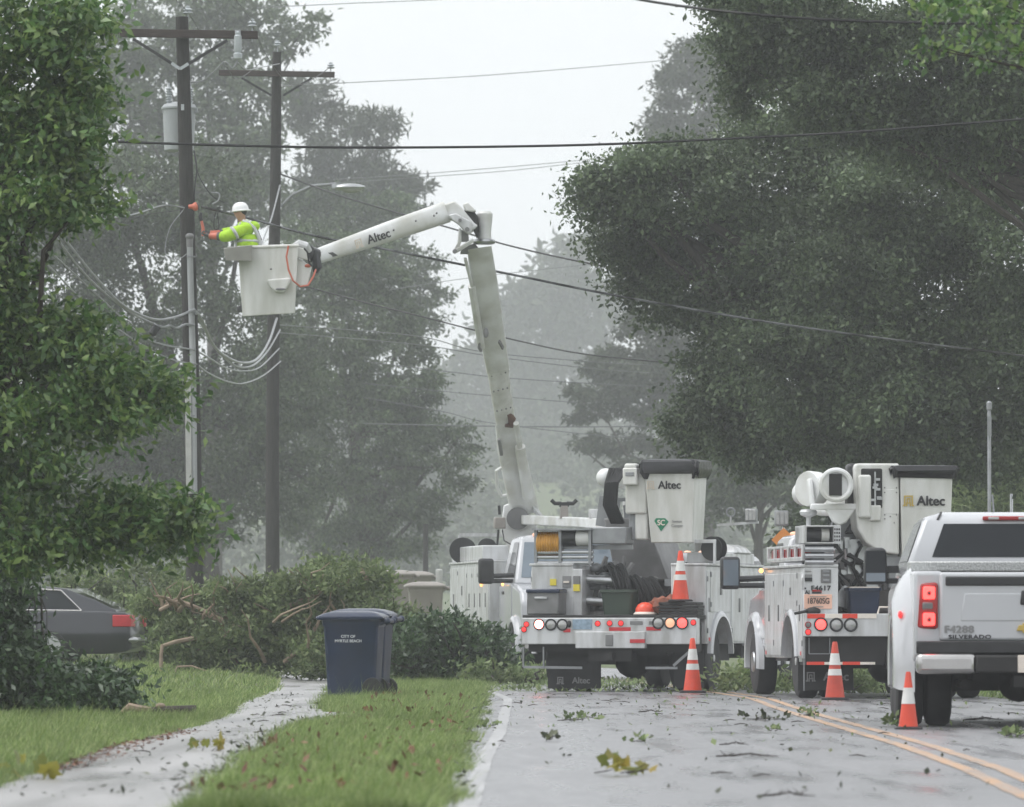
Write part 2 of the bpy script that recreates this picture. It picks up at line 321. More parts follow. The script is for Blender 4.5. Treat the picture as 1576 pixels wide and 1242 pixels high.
def lobed_leaves(name, m, C, out, L, parent):
    ang = [-90, -60, -35, -5, 18, 40, 62, 80, 90, 100, 118, 140, 162, 185, 215, 240]; rad = [.12, .42, .52, .40, .62, .42, .55, .62, .78, .62, .55, .42, .62, .40, .52, .42]
    g = MB()
    for c, o in zip(C, out):
        d = (Vector(o) + Vector(RNG.normal(0, .35, 3))).normalized(); s_ = d.cross(Vector(RNG.normal(0, 1, 3))).normalized(); n_ = d.cross(s_); l = L * random.uniform(.7, 1.25); cu = random.uniform(-.5, .5)
        pts = [Vector(c) + d * l * (.42 + rad[i] * math.sin(R(ang[i])) * .75) + s_ * l * rad[i] * math.cos(R(ang[i])) * .8 + n_ * l * cu * (rad[i] * math.cos(R(ang[i]))) ** 2 for i in range(16)]
        mid = Vector(c) + d * l * .42; g.add([mid] + pts, [(0, 1 + i, 1 + (i + 1) % 16) for i in range(16)])
    return g.build(name, m, parent, smooth=False)
# ================================================================ SETTING
def structure(o, k='structure'): o['kind'] = k; return o
xs = sorted(set([-250, -170, -100, -60, -40, -25, -18] + [round(-14 + 0.25 * i, 3) for i in range(41)] + [-3.6 + 0.1 * i for i in range(36)] + [0, 1, 3, 6, 8, 10, 14, 20, 30, 50, 80, 140, 250]))
ys = sorted(set([-30, 0, 15, 25] + [30 + 2 * i for i in range(66)] + [165, 170, 180, 200, 230, 280, 350, 450, 600, 750, 850, 950, 1050, 1180]))
gv = [(x, y, float(ground_z(x, y))) for y in ys for x in xs]
nx = len(xs); g = MB(); g.add(gv, [(j * nx + i, j * nx + i + 1, (j + 1) * nx + i + 1, (j + 1) * nx + i) for j in range(len(ys) - 1) for i in range(nx - 1)])
M['soil'] = mat('grassy_soil', (0.10, 0.15, 0.045), 0.9, 0, 0.4, 1.2, col2=(0.075, 0.075, 0.035), bump=0.4, detail=8)
structure(g.build('ground', 'soil'))
def asphalt(name, c1, c2, rough, scale=3.0):
    m = bpy.data.materials.new(name); m.use_nodes = True; n = m.node_tree.nodes; l = m.node_tree.links; p = n['Principled BSDF']; p.inputs['Specular IOR Level'].default_value = .4
    tc = n.new('ShaderNodeTexCoord'); mp = n.new('ShaderNodeMapping'); mp.inputs['Scale'].default_value = (1.0, 0.09, 1)
    a = n.new('ShaderNodeTexNoise'); a.inputs['Scale'].default_value = scale; a.inputs['Detail'].default_value = 8
    b = n.new('ShaderNodeTexNoise'); b.inputs['Scale'].default_value = 90; b.inputs['Detail'].default_value = 3
    l.new(tc.outputs['Object'], mp.inputs['Vector']); l.new(mp.outputs[0], a.inputs['Vector']); l.new(tc.outputs['Object'], b.inputs['Vector'])
    mx = n.new('ShaderNodeMix'); mx.data_type = 'FLOAT'; mx.inputs[0].default_value = 0.35
    l.new(a.outputs['Fac'], mx.inputs[2]); l.new(b.outputs['Fac'], mx.inputs[3])
    rp = n.new('ShaderNodeValToRGB'); rp.color_ramp.elements[0].position = .38; rp.color_ramp.elements[1].position = .62
    rp.color_ramp.elements[0].color = (*c2, 1); rp.color_ramp.elements[1].color = (*c1, 1)
    l.new(mx.outputs[0], rp.inputs['Fac']); l.new(rp.outputs[0], p.inputs['Base Color'])
    rr = n.new('ShaderNodeMapRange'); rr.inputs[1].default_value = .35; rr.inputs[2].default_value = .65; rr.inputs[3].default_value = rough - .12; rr.inputs[4].default_value = rough + .16
    l.new(a.outputs['Fac'], rr.inputs[0]); l.new(rr.outputs[0], p.inputs['Roughness'])
    bp = n.new('ShaderNodeBump'); bp.inputs['Strength'].default_value = .12; bp.inputs['Distance'].default_value = .008
    l.new(mx.outputs[0], bp.inputs['Height']); l.new(bp.outputs[0], p.inputs['Normal'])
    M[name] = m
asphalt('wet_asphalt', (0.22, 0.22, 0.225), (0.115, 0.115, 0.12), 0.32)
asphalt('wet_concrete', (0.34, 0.335, 0.33), (0.17, 0.165, 0.16), 0.34, 2.0)
asphalt('worn_white_line', (0.42, 0.42, 0.42), (0.20, 0.20, 0.20), 0.4, 9.0)
asphalt('worn_yellow_line', (0.50, 0.31, 0.18), (0.28, 0.21, 0.16), 0.45, 9.0)
def bend(y): return -0.02 * max(0.0, y - 88) - 0.0006 * max(0.0, min(y, 170) - 88) ** 2
def strip(name, m, x0, x1, z, y0, y1, step=2.0, jag=0.0):
    g = MB(); n = int((y1 - y0) / step) + 1; vs = []
    for i in range(n):
        y = y0 + (y1 - y0) * i / (n - 1); vs += [(x0(y) + random.uniform(-jag, jag), y, z), (x1(y) + random.uniform(-jag, jag), y, z)]
    g.add(vs, [(2 * i, 2 * i + 1, 2 * i + 3, 2 * i + 2) for i in range(n - 1)])
    return structure(g.build(name, m))
strip('road', 'wet_asphalt', lambda y: -0.36 + bend(y), lambda y: 6.15 + bend(y), 0.012, 0, 460, 0.9, 0.03)
exl = lambda y: float(np.interp(y, [0, 38, 50, 61, 85, 100], [-.22, -.215, -.177, -.10, -.05, -.03])) + bend(y)
strip('edge_line', 'worn_white_line', lambda y: exl(y) - .055, lambda y: exl(y) + .055, 0.016, 5, 108, 0.5, 0.008)
yel = lambda y: float(np.interp(y, [0, 30, 38, 45, 54, 63, 72, 80, 90, 100], [2.5, 2.62, 2.71, 2.85, 2.93, 2.92, 2.90, 2.92, 3.0, 2.98])) + bend(y)
strip('centre_line', 'worn_yellow_line', lambda y: yel(y) - .05, lambda y: yel(y) + .05, 0.016, 5, 140, 0.5, 0.006)
strip('centre_line', 'worn_yellow_line', lambda y: yel(y) + .17, lambda y: yel(y) + .27, 0.016, 5, 140, 0.5, 0.006)
PL = ([0, 39, 45.7, 52.4, 62.6, 72, 81.6, 98.6, 131, 160], [-2.75, -2.8, -2.87, -2.93, -2.75, -2.80, -3.1, -3.24, -4.2, -4.6])
PR = ([0, 36, 40.5, 46.3, 52.4, 60, 66.4, 70, 72, 73.5, 77, 88, 124, 160], [-1.45, -1.55, -1.66, -1.74, -1.82, -1.9, -1.86, -1.62, -1.5, -1.92, -2.1, -2.3, -3.1, -3.4])
g = MB(); vs = []; K = 8; n = 160
for i in range(n + 1):
    y = 5 + 150 * i / n; a = float(np.interp(y, *PL)) + random.uniform(-.04, .04); b = float(np.interp(y, *PR)) + random.uniform(-.04, .04)
    for k in range(K + 1):
        x = a + (b - a) * k / K; vs.append((x, y, float(ground_z(x, y)) + 0.016))
g.add(vs, [(i * (K + 1) + k, i * (K + 1) + k + 1, (i + 1) * (K + 1) + k + 1, (i + 1) * (K + 1) + k) for i in range(n) for k in range(K)])
structure(g.build('sidewalk', 'wet_concrete'))
# ---- grass
def in_path(x, y): return (x > np.interp(y, *PL)) & (x < np.interp(y, *PR))
def blades(x, y, h, wdt):
    n = len(x); h = h * (1 + .55 * np.sin(x * 5.1 + 1.7 * np.sin(y * 1.3)) * np.sin(y * .9 + 2 * np.sin(x * 2.3))); h = h * np.where(RNG.random(n) < .05, 1.9, 1.0); z = ground_z(x, y); a = RNG.uniform(0, 2 * math.pi, n); l = RNG.normal(0, .45, (n, 2)) + np.array((.25, 0)); h = h * RNG.uniform(.45, 1.3, n)
    V = np.empty((n, 4, 3)); c = np.stack([np.cos(a), np.sin(a)], 1) * wdt * .5
    V[:, 0, :2] = np.stack([x, y], 1) - c; V[:, 1, :2] = np.stack([x, y], 1) + c; V[:, 0, 2] = z; V[:, 1, 2] = z
    mid = np.stack([x, y], 1) + l * h[:, None] * .45; tip = np.stack([x, y], 1) + l * h[:, None] * 1.1
    V[:, 2, :2] = tip + c * .2; V[:, 2, 2] = z + h * .95; V[:, 3, :2] = tip - c * .2; V[:, 3, 2] = z + h * .95
    return V.reshape(-1, 3)
def scatter(n, x0, x1, y0, y1, pw=1.0):
    y = y0 + (y1 - y0) * RNG.random(n) ** pw; return RNG.uniform(x0, x1, n), y
parts = []
x, y = scatter(260000, -2.6, -0.2, 33, 135, 1.7); edge = -0.36 + 0.06 * np.sin(y * 1.3) * np.sin(y * .43 + 1) + 0.05 * np.sin(y * .7) + RNG.normal(0, .05, len(y)); k = (x < edge) & (x > np.interp(y, *PR) + .07 * np.sin(y * 1.1) * np.sin(y * .37) + RNG.normal(0, .05, len(y))); parts.append(blades(x[k], y[k], 0.066, 0.0065))
x, y = scatter(150000, -7.5, -2.6, 33, 92, 1.3); k = (x < np.interp(y, *PL) + RNG.normal(0, .04, len(y))); parts.append(blades(x[k], y[k], 0.07, 0.007))
x, y = scatter(60000, -13, -3.0, 74, 140, 1.1); k = (x < np.interp(y, *PL) + RNG.normal(0, .05, len(y))); parts.append(blades(x[k], y[k], 0.07, 0.02))
x, y = scatter(22000, 6.1, 12, 60, 140, 1.1); parts.append(blades(x, y, 0.12, 0.02))
x, y = scatter(350, -2.2, -0.5, 36, 90, 1.3); k = x > np.interp(y, *PR) + .03; parts.append(blades(x[k], y[k], 0.24, 0.004))
structure(raw_quads('grass', 'grass', np.concatenate(parts), 4), 'stuff')
# ---- litter of small leaves and twigs
def litter(name, n, fx, L, W, z0=0.02, m='leaf_litter', up=0.3):
    x, y = fx(n); n = len(x); P = np.stack([x, y, ground_z(x, y) + z0], 1); d = RNG.normal(size=(n, 3)); d[:, 2] = np.abs(d[:, 2]) * up; d /= np.linalg.norm(d, axis=1)[:, None]
    s = np.cross(d, np.array((0, 0, 1.0)) + RNG.normal(size=(n, 3)) * .35); s /= np.linalg.norm(s, axis=1)[:, None]
    k = np.minimum(RNG.lognormal(0, .45, (n, 1)), 1.7); l = L * k; ww = W * k * RNG.uniform(.3, 1, (n, 1))
    V = np.empty((n, 4, 3)); V[:, 0] = P; V[:, 1] = P + d * l * .5 + s * ww * .5; V[:, 2] = P + d * l; V[:, 3] = P + d * l * .5 - s * ww * .5
    V[:, :, 2] = np.maximum(V[:, :, 2], .018)
    return structure(raw_quads(name, m, V.reshape(-1, 3), 4), 'stuff')
litter('leaf_litter', 620, lambda n: scatter(n, -.35, 6, 36, 95, .8), .03, .03, up=.7)
litter('leaf_litter', 260, lambda n: scatter(n, -.35, 6, 50, 95, .8), .04, .03, m='leaf_brush', up=1.0)
litter('leaf_litter', 5200, lambda n: scatter(n, -.4, 7, 97, 122, 1.0), .07, .04, m='leaf_brush', up=.8)
litter('leaf_litter', 500, lambda n: (lambda x, y: (x[in_path(x, y)], y[in_path(x, y)]))(*scatter(n, -3.2, -1.5, 36, 95, 1.2)), .045, .03)
litter('leaf_litter', 1100, lambda n: (lambda y: (np.interp(y, *PL) + np.abs(RNG.normal(0, .12, n)), y))(RNG.uniform(43, 60, n)), .03, .02, m='leaf_brown', up=.1)
litter('leaf_litter', 700, lambda n: (lambda y: (np.interp(y, *PR) - np.abs(RNG.normal(0, .10, n)), y))(RNG.uniform(36, 70, n)), .05, .02)
litter('leaf_litter', 500, lambda n: (lambda y: (-.36 + RNG.normal(0, .06, n), y))(RNG.uniform(36, 100, n)), .05, .03)
litter('leaf_litter', 420, lambda n: scatter(n, -1.75, -.4, 36, 90, 1.3), .05, .035, z0=.06, m='leaf_brown', up=1.0)
tw = MB()
for i in range(60):
    y = random.uniform(38, 94); x = random.uniform(-.3, 5.5) if i < 45 else random.uniform(-2.7, -1.9); a = random.uniform(-.5, .5) + (math.pi if random.random() < .5 else 0); l = random.uniform(.04, .16)
    p = Vector((x, y, .025 + float(ground_z(x, y)))); q = p + Vector((math.cos(a) * l, math.sin(a) * l, random.uniform(0, .01)))
    tw.tube([p, p.lerp(q, .5) + Vector((0, random.uniform(-.02, .02), .008)), q], [.004, .005, .002], 4)
structure(tw.build('twig_litter', 'bark'), 'stuff')

# ---- leafy sprigs and branches lying on the road and the path
def sprig(label, px, py, wpx, hpx, m, nleaf, L, grp=None, flat=1.0):
    b = gd(px, py, 0.016); s = FPX / b.y; t = thing('leafy_sprig', label, 'twig', b, 0, grp)
    W = wpx / s; Hh = hpx / s; g = MB(); pts = []
    for k in range(4):
        x0 = random.uniform(-.35, .35) * W; g.tube([(x0 - W * .2, random.uniform(-.1, .1), .008), (x0, 0, Hh * .2), (x0 + W * random.uniform(.05, .25), random.uniform(-.1, .1), Hh * random.uniform(.3, .8))], [.004, .004, .002], 4)
    g.build('stem', 'bark', t)
    n = nleaf; C = np.stack([RNG.normal(0, W * .26, n), RNG.normal(0, .12, n), np.abs(RNG.normal(0, Hh * .35, n)) + .01], 1)
    o = np.stack([C[:, 0] / W * 2, RNG.normal(0, .3, n), RNG.uniform(0, 1.0, n) * flat], 1)
    if nleaf < 20: lobed_leaves('leaves', m, C, o, L, t)
    else: leaf_object('leaves', m, C, o, L, L * .6, t, -.2, rnd=.6)
    return t
sprig('yellow-green fallen leaf cluster lying nearest the camera on the road', 955, 1192, 90, 26, 'leaf_yellow', 12, .12)
sprig('green leafy sprig on the wet road in front of the middle truck', 890, 1110, 60, 12, 'leaf_brush', 40, .06)
sprig('tiny green sprig on the road beside the white edge line', 757, 1118, 16, 10, 'leaf_brush', 14, .05)
sprig('small upright green twig just behind the yellow leaf cluster', 985, 1143, 22, 12, 'leaf_brush', 12, .06)
sprig('green leaf tuft lying where the near yellow lines begin', 1245, 1102, 30, 14, 'leaf_brush', 40, .05)
sprig('scattered green twig left of the yellow lines', 1180, 1108, 70, 8, 'leaf_litter', 26, .06)
sprig('small green leaf clump on the road below the yellow line start', 1192, 1126, 14, 9, 'leaf_brush', 10, .05)
sprig('green leaf clump at the foot of the pickup tyre and cone', 1375, 1117, 24, 20, 'leaf_brush', 40, .06)
sprig('green grassy tuft on the road at the right picture edge', 1562, 1134, 30, 12, 'leaf_brush', 40, .06)
sprig('yellow-green maple leaves fallen in the middle of the sidewalk', 318, 1160, 50, 20, 'leaf_yellow', 10, .10)
sprig('big tan leaf fallen at the left edge of the sidewalk', 60, 1204, 50, 10, 'leaf_yellow', 4, .14)
sprig('orange-yellow leaf caught in the grass at the left picture edge', 33, 1190, 22, 18, 'leaf_yellow', 4, .13)
sprig('small green twig standing on the road left of the yellow leaf cluster', 848, 1140, 20, 14, 'leaf_litter', 12, .06)
t = thing('fallen_leaf', 'curled reddish-brown leaf standing at the grass edge of the sidewalk', 'leaf', gd(420, 1152, .016))
lobed_leaves('leaf_blade', 'leaf_brown', [(-.03, 0, .0), (.02, .02, .0)], [(.3, 0, .9), (-.2, 0, .8)], .13, t)
for lab, px, py, l, th, a in [('thin bare brown branch lying across the road below the yellow leaf cluster', 1150, 1166, 95, .006, .12), ('dark stick on the road between the leaf cluster and the cone', 1130, 1148, 45, .005, -.08), ('thin curved twig on the road ahead of the middle truck tyres', 1000, 1097, 34, .006, .3), ('blurred bare twig nearest the bottom edge of the road', 1210, 1228, 90, .006, .1), ('crumbling dark stick under the rear of the white pickup', 1515, 1109, 60, .008, .1)]:
    b = gd(px, py, .02); W = l * b.y / FPX; t = thing('fallen_branch', lab, 'branch', b); g = MB()
    g.tube([(-W / 2, 0, .01), (-W * .2, .12, .012), (W * .05, -.06, .03), (W * .25, .08, .014), (W / 2, W * a, .01)], [th, th * 1.2, th * .9, th * .8, th * .4], 5)
    for k in range(7):
        x0 = random.uniform(-.4, .4) * W; g.tube([(x0, 0, .012), (x0 + random.uniform(-.06, .06), random.uniform(-.05, .05), random.uniform(.02, .05))], [th * .5, .002], 4)
    g.build('stick', 'bark', t)

# ================================================================ TREES
def tree(name, label, cat, D, base_px, tr, blobs, n, m, L, W, ry=1.6, clump=.5, inner=.25, flat=.6, droop=.3, wind=(0, 0, 0), limbs=8, top_px=None, group=None, base_y=None, bark='bark', frill=4):
    s = FPX / D; bx = (base_px - CX) / s; bz = float(ground_z(bx, D)); t = thing(name, label, cat, (bx, D, bz), 0, group)
    wb = []
    for b in blobs:
        p = at(b[0], b[1], D); wb.append((p.x - bx, random.uniform(-.5, .5) * ry + (b[4] if len(b) > 4 else 0), p.z - bz, b[2] / s, min(ry, max(.5, (b[2] + b[3]) / s * .6)), b[3] / s))
    for b in list(wb):
        for _ in range(frill):
            a = random.uniform(0, 2 * math.pi); e = random.uniform(.75, 1.12); q = random.uniform(.16, .34); rr = q * min(b[3], b[5]) + .12
            wb.append((b[0] + math.cos(a) * b[3] * e, b[1] + random.uniform(-.6, .6) * b[4], b[2] + math.sin(a) * b[5] * e, rr * random.uniform(1, 1.6), rr, rr * random.uniform(.5, .9)))
    C, O = crown_points(wb, n, clump, inner, flat)
    k = C[:, 2] > .05; C = C[k]; O = O[k]
    leaf_object('crown', m, C, O, L, W, t, droop, wind)
    if tr:
        g = MB(); hs = sorted(wb, key=lambda b: b[2]); h0 = max(1.2, hs[0][2] * .75); tz = hs[-1][2] * .85; tx = hs[-1][0] * .6
        pts = [Vector((0, 0, -.1)), Vector((tx * .06, 0, h0 * .5)), Vector((tx * .18, .1, h0)), Vector((tx * .5, 0, (h0 + tz) / 2)), Vector((tx, 0, tz))]
        g.tube(pts, [tr * 1.25, tr, tr * .85, tr * .5, tr * .12], 9)
        for b in random.sample(wb, min(limbs, len(wb))):
            a = pts[2].lerp(pts[3], random.random()); limb(g, a, Vector(b[:3]), tr * .42, tr * .06, .12)
        g.build('trunk', bark, t)
    return t
# near left tree, glossy leaves
tree('broadleaf_tree', 'near glossy dark-green tree at the left picture edge, overhanging the sidewalk', 'tree', 66, -90, .16,
     [(20, 30, 110, 70), (110, 25, 42, 34), (60, 130, 82, 60), (125, 140, 28, 26), (40, 220, 80, 60), (110, 215, 32, 38), (55, 315, 72, 46), (118, 310, 30, 28), (0, 400, 60, 50), (30, 505, 80, 46), (95, 512, 34, 30), (60, 580, 105, 46), (155, 575, 56, 32), (222, 600, 30, 24), (40, 660, 95, 44), (150, 652, 48, 28), (20, 740, 50, 40), (50, 810, 90, 44), (160, 800, 70, 36), (225, 798, 50, 36), (280, 806, 24, 34), (20, 850, 50, 18), (130, 842, 44, 14), (-80, 200, 100, 210), (-80, 600, 100, 230)],
     50000, 'leaf_near', .09, .040, ry=.8, clump=.25, inner=.10, flat=.7, droop=.35, wind=(.15, 0, .15), limbs=18)
tree('shrub', 'dense dark-green shrub at the lower left edge, in front of the parked car', 'shrub', 72, 70, .014,
     [(85, 1060, 75, 40), (5, 1000, 55, 90), (150, 1062, 36, 32), (-15, 925, 40, 45), (20, 1080, 70, 40), (110, 1075, 60, 30), (30, 1020, 40, 34)], 24000, 'leaf_shrub', .085, .034, ry=.6, clump=.2, inner=.3, limbs=6)
# big trees beyond the poles, left side
G1 = 'big trees along the left side of the street'
tree('oak_tree', 'dense grey-green oak behind the near utility pole, its forked trunk leaning right', 'tree', 260, 352, .5,
     [(230, 420, 130, 120), (330, 540, 140, 120), (200, 620, 140, 130), (330, 690, 130, 100), (160, 310, 120, 110), (90, 480, 120, 140), (110, 720, 130, 120), (280, 300, 90, 90), (420, 600, 90, 90), (230, 800, 150, 60), (430, 740, 70, 60), (20, 300, 100, 140), (0, 780, 120, 90)],
     100000, 'leaf_dark', .20, .09, ry=2.6, clump=.58, inner=.10, frill=5, droop=.5, limbs=12, group=G1)
tree('oak_tree', 'wide grey-green tree with wind-swept drooping boughs right behind the far utility pole', 'tree', 300, 585, .4,
     [(500, 480, 95, 70), (585, 560, 74, 58), (550, 660, 105, 74), (625, 690, 50, 44), (600, 480, 46, 34), (470, 390, 74, 52), (540, 400, 46, 40), (590, 425, 34, 24), (648, 622, 34, 26), (500, 780, 95, 52), (590, 770, 58, 46), (645, 540, 24, 16), (686, 660, 36, 10), (706, 690, 30, 8), (690, 715, 36, 9), (690, 742, 34, 9), (664, 772, 38, 10), (640, 800, 46, 12), (620, 838, 46, 12), (540, 845, 60, 30), (430, 560, 60, 66), (656, 585, 32, 10), (560, 610, 60, 40), (440, 680, 50, 60)],
     70000, 'leaf_oak', .22, .085, ry=2.4, clump=.5, inner=.05, frill=6, flat=.5, droop=.6, wind=(.5, 0, -.15), limbs=14, group=G1)
tree('ash_tree', 'tall pale hazy tree with sky gaps above the near pole crossarm', 'tree', 390, 330, .4,
     [(210, 70, 70, 60), (250, 150, 80, 60), (330, 60, 70, 60), (400, 40, 60, 45), (300, 210, 80, 60), (385, 150, 50, 50), (160, 130, 60, 60), (400, 240, 50, 50), (445, 70, 28, 24), (480, 40, 14, 22), (300, 10, 110, 40), (180, 200, 70, 60), (340, 290, 80, 60), (430, 310, 40, 40)],
     30000, 'leaf_oak', .34, .16, ry=2.6, clump=.65, inner=.05, limbs=14, group=G1)
tree('pine_tree', 'grey hazy pine with layered tufts right of the far pole top', 'tree', 480, 482, .32,
     [(470, 140, 36, 22), (490, 180, 40, 26), (560, 192, 40, 18), (530, 250, 50, 26), (600, 185, 18, 12), (575, 225, 24, 9), (500, 300, 55, 30), (560, 300, 40, 20), (515, 215, 30, 16), (600, 290, 40, 24), (640, 290, 20, 10), (590, 260, 30, 10), (620, 340, 40, 24)],
     11000, 'leaf_pine', .55, .14, ry=2.2, clump=.7, inner=.06, limbs=11, group=G1)
tree('birch_tree', 'loose feathery tree between the far pole and the raised boom', 'tree', 390, 545, .3,
     [(545, 330, 50, 36), (600, 330, 36, 30), (560, 380, 60, 40), (630, 400, 36, 28), (600, 450, 60, 40), (660, 450, 26, 20), (640, 500, 40, 26), (500, 330, 40, 40), (520, 440, 60, 50)],
     17000, 'leaf_oak', .28, .12, ry=1.6, clump=.5, inner=.06, limbs=9, group=G1)
# right side
G2 = 'big trees along the right side of the street'
tree('oak_tree', 'huge dark live oak filling the right side behind the parked trucks', 'tree', 132, 1440, .55,
     [(950, 295, 46, 40), (975, 385, 50, 44), (1012, 450, 54, 34), (918, 312, 24, 30), (1060, 300, 100, 80), (1100, 430, 120, 100), (1120, 560, 75, 80), (1200, 260, 140, 90), (1270, 400, 160, 120), (1250, 560, 150, 120), (1180, 650, 110, 60), (1400, 300, 140, 130), (1420, 480, 150, 140), (1400, 640, 150, 90), (1550, 350, 110, 170), (1560, 580, 110, 130), (1300, 690, 120, 36), (985, 258, 36, 20), (1070, 640, 36, 50), (1480, 690, 120, 50), (1020, 380, 60, 50)],
     330000, 'leaf_oak', .095, .052, ry=2.6, clump=.46, inner=.24, droop=.35, limbs=16, group=G2)
tree('oak_tree', 'taller oak whose leafy boughs cross the top right corner above the cable', 'tree', 122, 1760, .2,
     [(1132, 50, 32, 40), (1112, 14, 22, 20), (1180, 60, 44, 52), (1250, 60, 95, 70), (1380, 80, 110, 80), (1500, 120, 100, 90), (1146, 148, 14, 32), (1165, 110, 20, 20), (1260, 160, 80, 40), (1370, 180, 100, 50), (1560, 60, 80, 110), (1200, 0, 110, 40), (1500, 220, 110, 60)],
     115000, 'leaf_oak', .095, .05, ry=1.9, clump=.42, inner=.18, limbs=13, group=G2)
tree('cedar_tree', 'grey misty tree with drooping layered boughs behind the middle truck bucket', 'tree', 390, 1085, .4,
     [(960, 560, 70, 26), (930, 610, 52, 18), (1000, 620, 70, 30), (950, 680, 60, 14), (1010, 520, 52, 30), (1040, 690, 60, 22), (905, 640, 30, 9), (1060, 580, 60, 60), (975, 715, 40, 10), (985, 580, 50, 24), (1080, 650, 50, 50), (1000, 490, 40, 14), (1090, 730, 60, 40)],
     30000, 'leaf_pine', .32, .13, ry=2.0, clump=.55, inner=.15, flat=.4, droop=.5, wind=(-.35, 0, -.1), limbs=11, group=G2)
tree('pine_tree', 'tall grey pine top standing against the sky left of the right-hand oak', 'tree', 480, 1092, .32,
     [(1065, 105, 36, 30), (1030, 140, 28, 26), (1085, 75, 26, 18), (1022, 190, 30, 18), (1100, 160, 40, 40), (1065, 190, 44, 22), (1040, 115, 20, 14), (1090, 240, 60, 36), (1010, 215, 26, 12), (1120, 110, 30, 40)],
     13000, 'leaf_pine', .44, .14, ry=1.8, clump=.6, inner=.1, limbs=9, group=G2)
tree('oak_tree', 'hazy tree with a bare slim trunk between the two parked bucket trucks', 'tree', 300, 1166, .26,
     [(1110, 770, 60, 40), (1130, 710, 60, 40), (1210, 720, 60, 50), (1260, 760, 60, 40), (1180, 690, 80, 30), (1300, 720, 70, 50)],
     18000, 'leaf_dark', .25, .11, ry=1.8, clump=.55, inner=.2, limbs=6, group=G2)
tree('broadleaf_tree', 'shadowy dark tree low behind the pickup and the right bucket truck', 'tree', 168, 1400, .3,
     [(1350, 760, 110, 60), (1460, 740, 110, 70), (1560, 700, 90, 90), (1300, 830, 90, 60), (1420, 850, 130, 70), (1560, 850, 90, 90), (1620, 760, 80, 120)],
     30000, 'leaf_dark', .19, .09, ry=2.0, clump=.55, inner=.25, limbs=6, group=G2)
tree('pampas_shrub', 'pale wispy shrub at the right picture edge above the pickup roof', 'shrub', 150, 1545, .06,
     [(1540, 740, 44, 40), (1575, 700, 30, 60), (1500, 770, 40, 20), (1560, 780, 50, 40)], 9000, 'leaf_brush', .40, .022, ry=1.0, clump=.45, inner=.1, droop=.1, limbs=4)
tree('broadleaf_tree', 'near tree beyond the right edge, its green leaf sprays hanging at the top right', 'tree', 55, 2150, .07,
     [(1440, 20, 20, 24), (1500, 20, 30, 24), (1555, 30, 26, 30), (1440, 72, 12, 10), (1505, 66, 20, 10), (1480, 0, 50, 14), (1565, 80, 16, 12), (1520, 94, 10, 7), (1640, 40, 60, 60), (1800, 0, 120, 90), (1950, 60, 140, 120)],
     2300, 'leaf_near', .07, .04, ry=.5, clump=.13, inner=.02, limbs=8, frill=1)
# far misty trees
G3 = 'misty trees far down the street'
for lab, D, bp, bl, n in [
    ('tall faded tree in the mist just right of the raised boom', 1000, 860, [(850, 440, 50, 44), (890, 390, 28, 22), (820, 500, 70, 60), (860, 580, 70, 60), (900, 480, 60, 60), (790, 460, 24, 12), (850, 660, 80, 60)], 9000),
    ('faded tree in the mist directly behind the raised boom', 1040, 740, [(760, 560, 40, 50), (720, 600, 50, 60), (740, 680, 70, 70), (790, 640, 40, 60), (690, 660, 50, 60), (760, 770, 80, 60)], 8000),
    ('lower faded tree in the mist above the boom rest', 950, 880, [(850, 720, 60, 40), (900, 740, 50, 40), (930, 700, 40, 50), (820, 780, 60, 40), (940, 780, 50, 60)], 6000),
    ('faded tree in the mist left of the white truck', 800, 690, [(690, 790, 40, 40), (650, 770, 50, 50), (720, 810, 30, 30), (640, 850, 60, 50)], 5000)]:
    tree('misty_tree', lab, 'tree', D, bp, .3, bl, n, 'leaf_pine', 1.4, .7, ry=5, clump=2.2, inner=.3, limbs=6, group=G3)
bl = [(x, 820 + 40 * math.sin(x * .013), 90, 110 + 40 * math.sin(x * .031 + 1)) for x in range(-500, 2200, 75)]
wb = [(at(b[0], b[1], 1090).x, 1090 + random.uniform(-15, 15), at(b[0], b[1], 1090).z, b[2] / 10, 8, b[3] / 10) for b in bl]
C, O = crown_points(wb, 45000, 2.4, .35); k = C[:, 2] > 0
structure(leaf_object('far_woods', 'leaf_pine', C[k], O[k], 1.7, 1.0), 'stuff')
wb = []
for k in range(420):
    y = random.uniform(560, 1060) if k > 70 else random.uniform(420, 560); x = random.uniform(-95, 95)
    if y < 560 and abs(x) < .05 * y: x = math.copysign(.05 * y + random.uniform(1, 12), x)
    wb.append((x, y, float(ground_z(x, y)) + random.uniform(2, 6), random.uniform(3, 6), 4, random.uniform(3.5, 6)))
C, O = crown_points(wb, 95000, 1.4, .3); k = C[:, 2] > 0
structure(leaf_object('far_woods', 'leaf_pine', C[k], O[k], 1.0, .55), 'stuff')

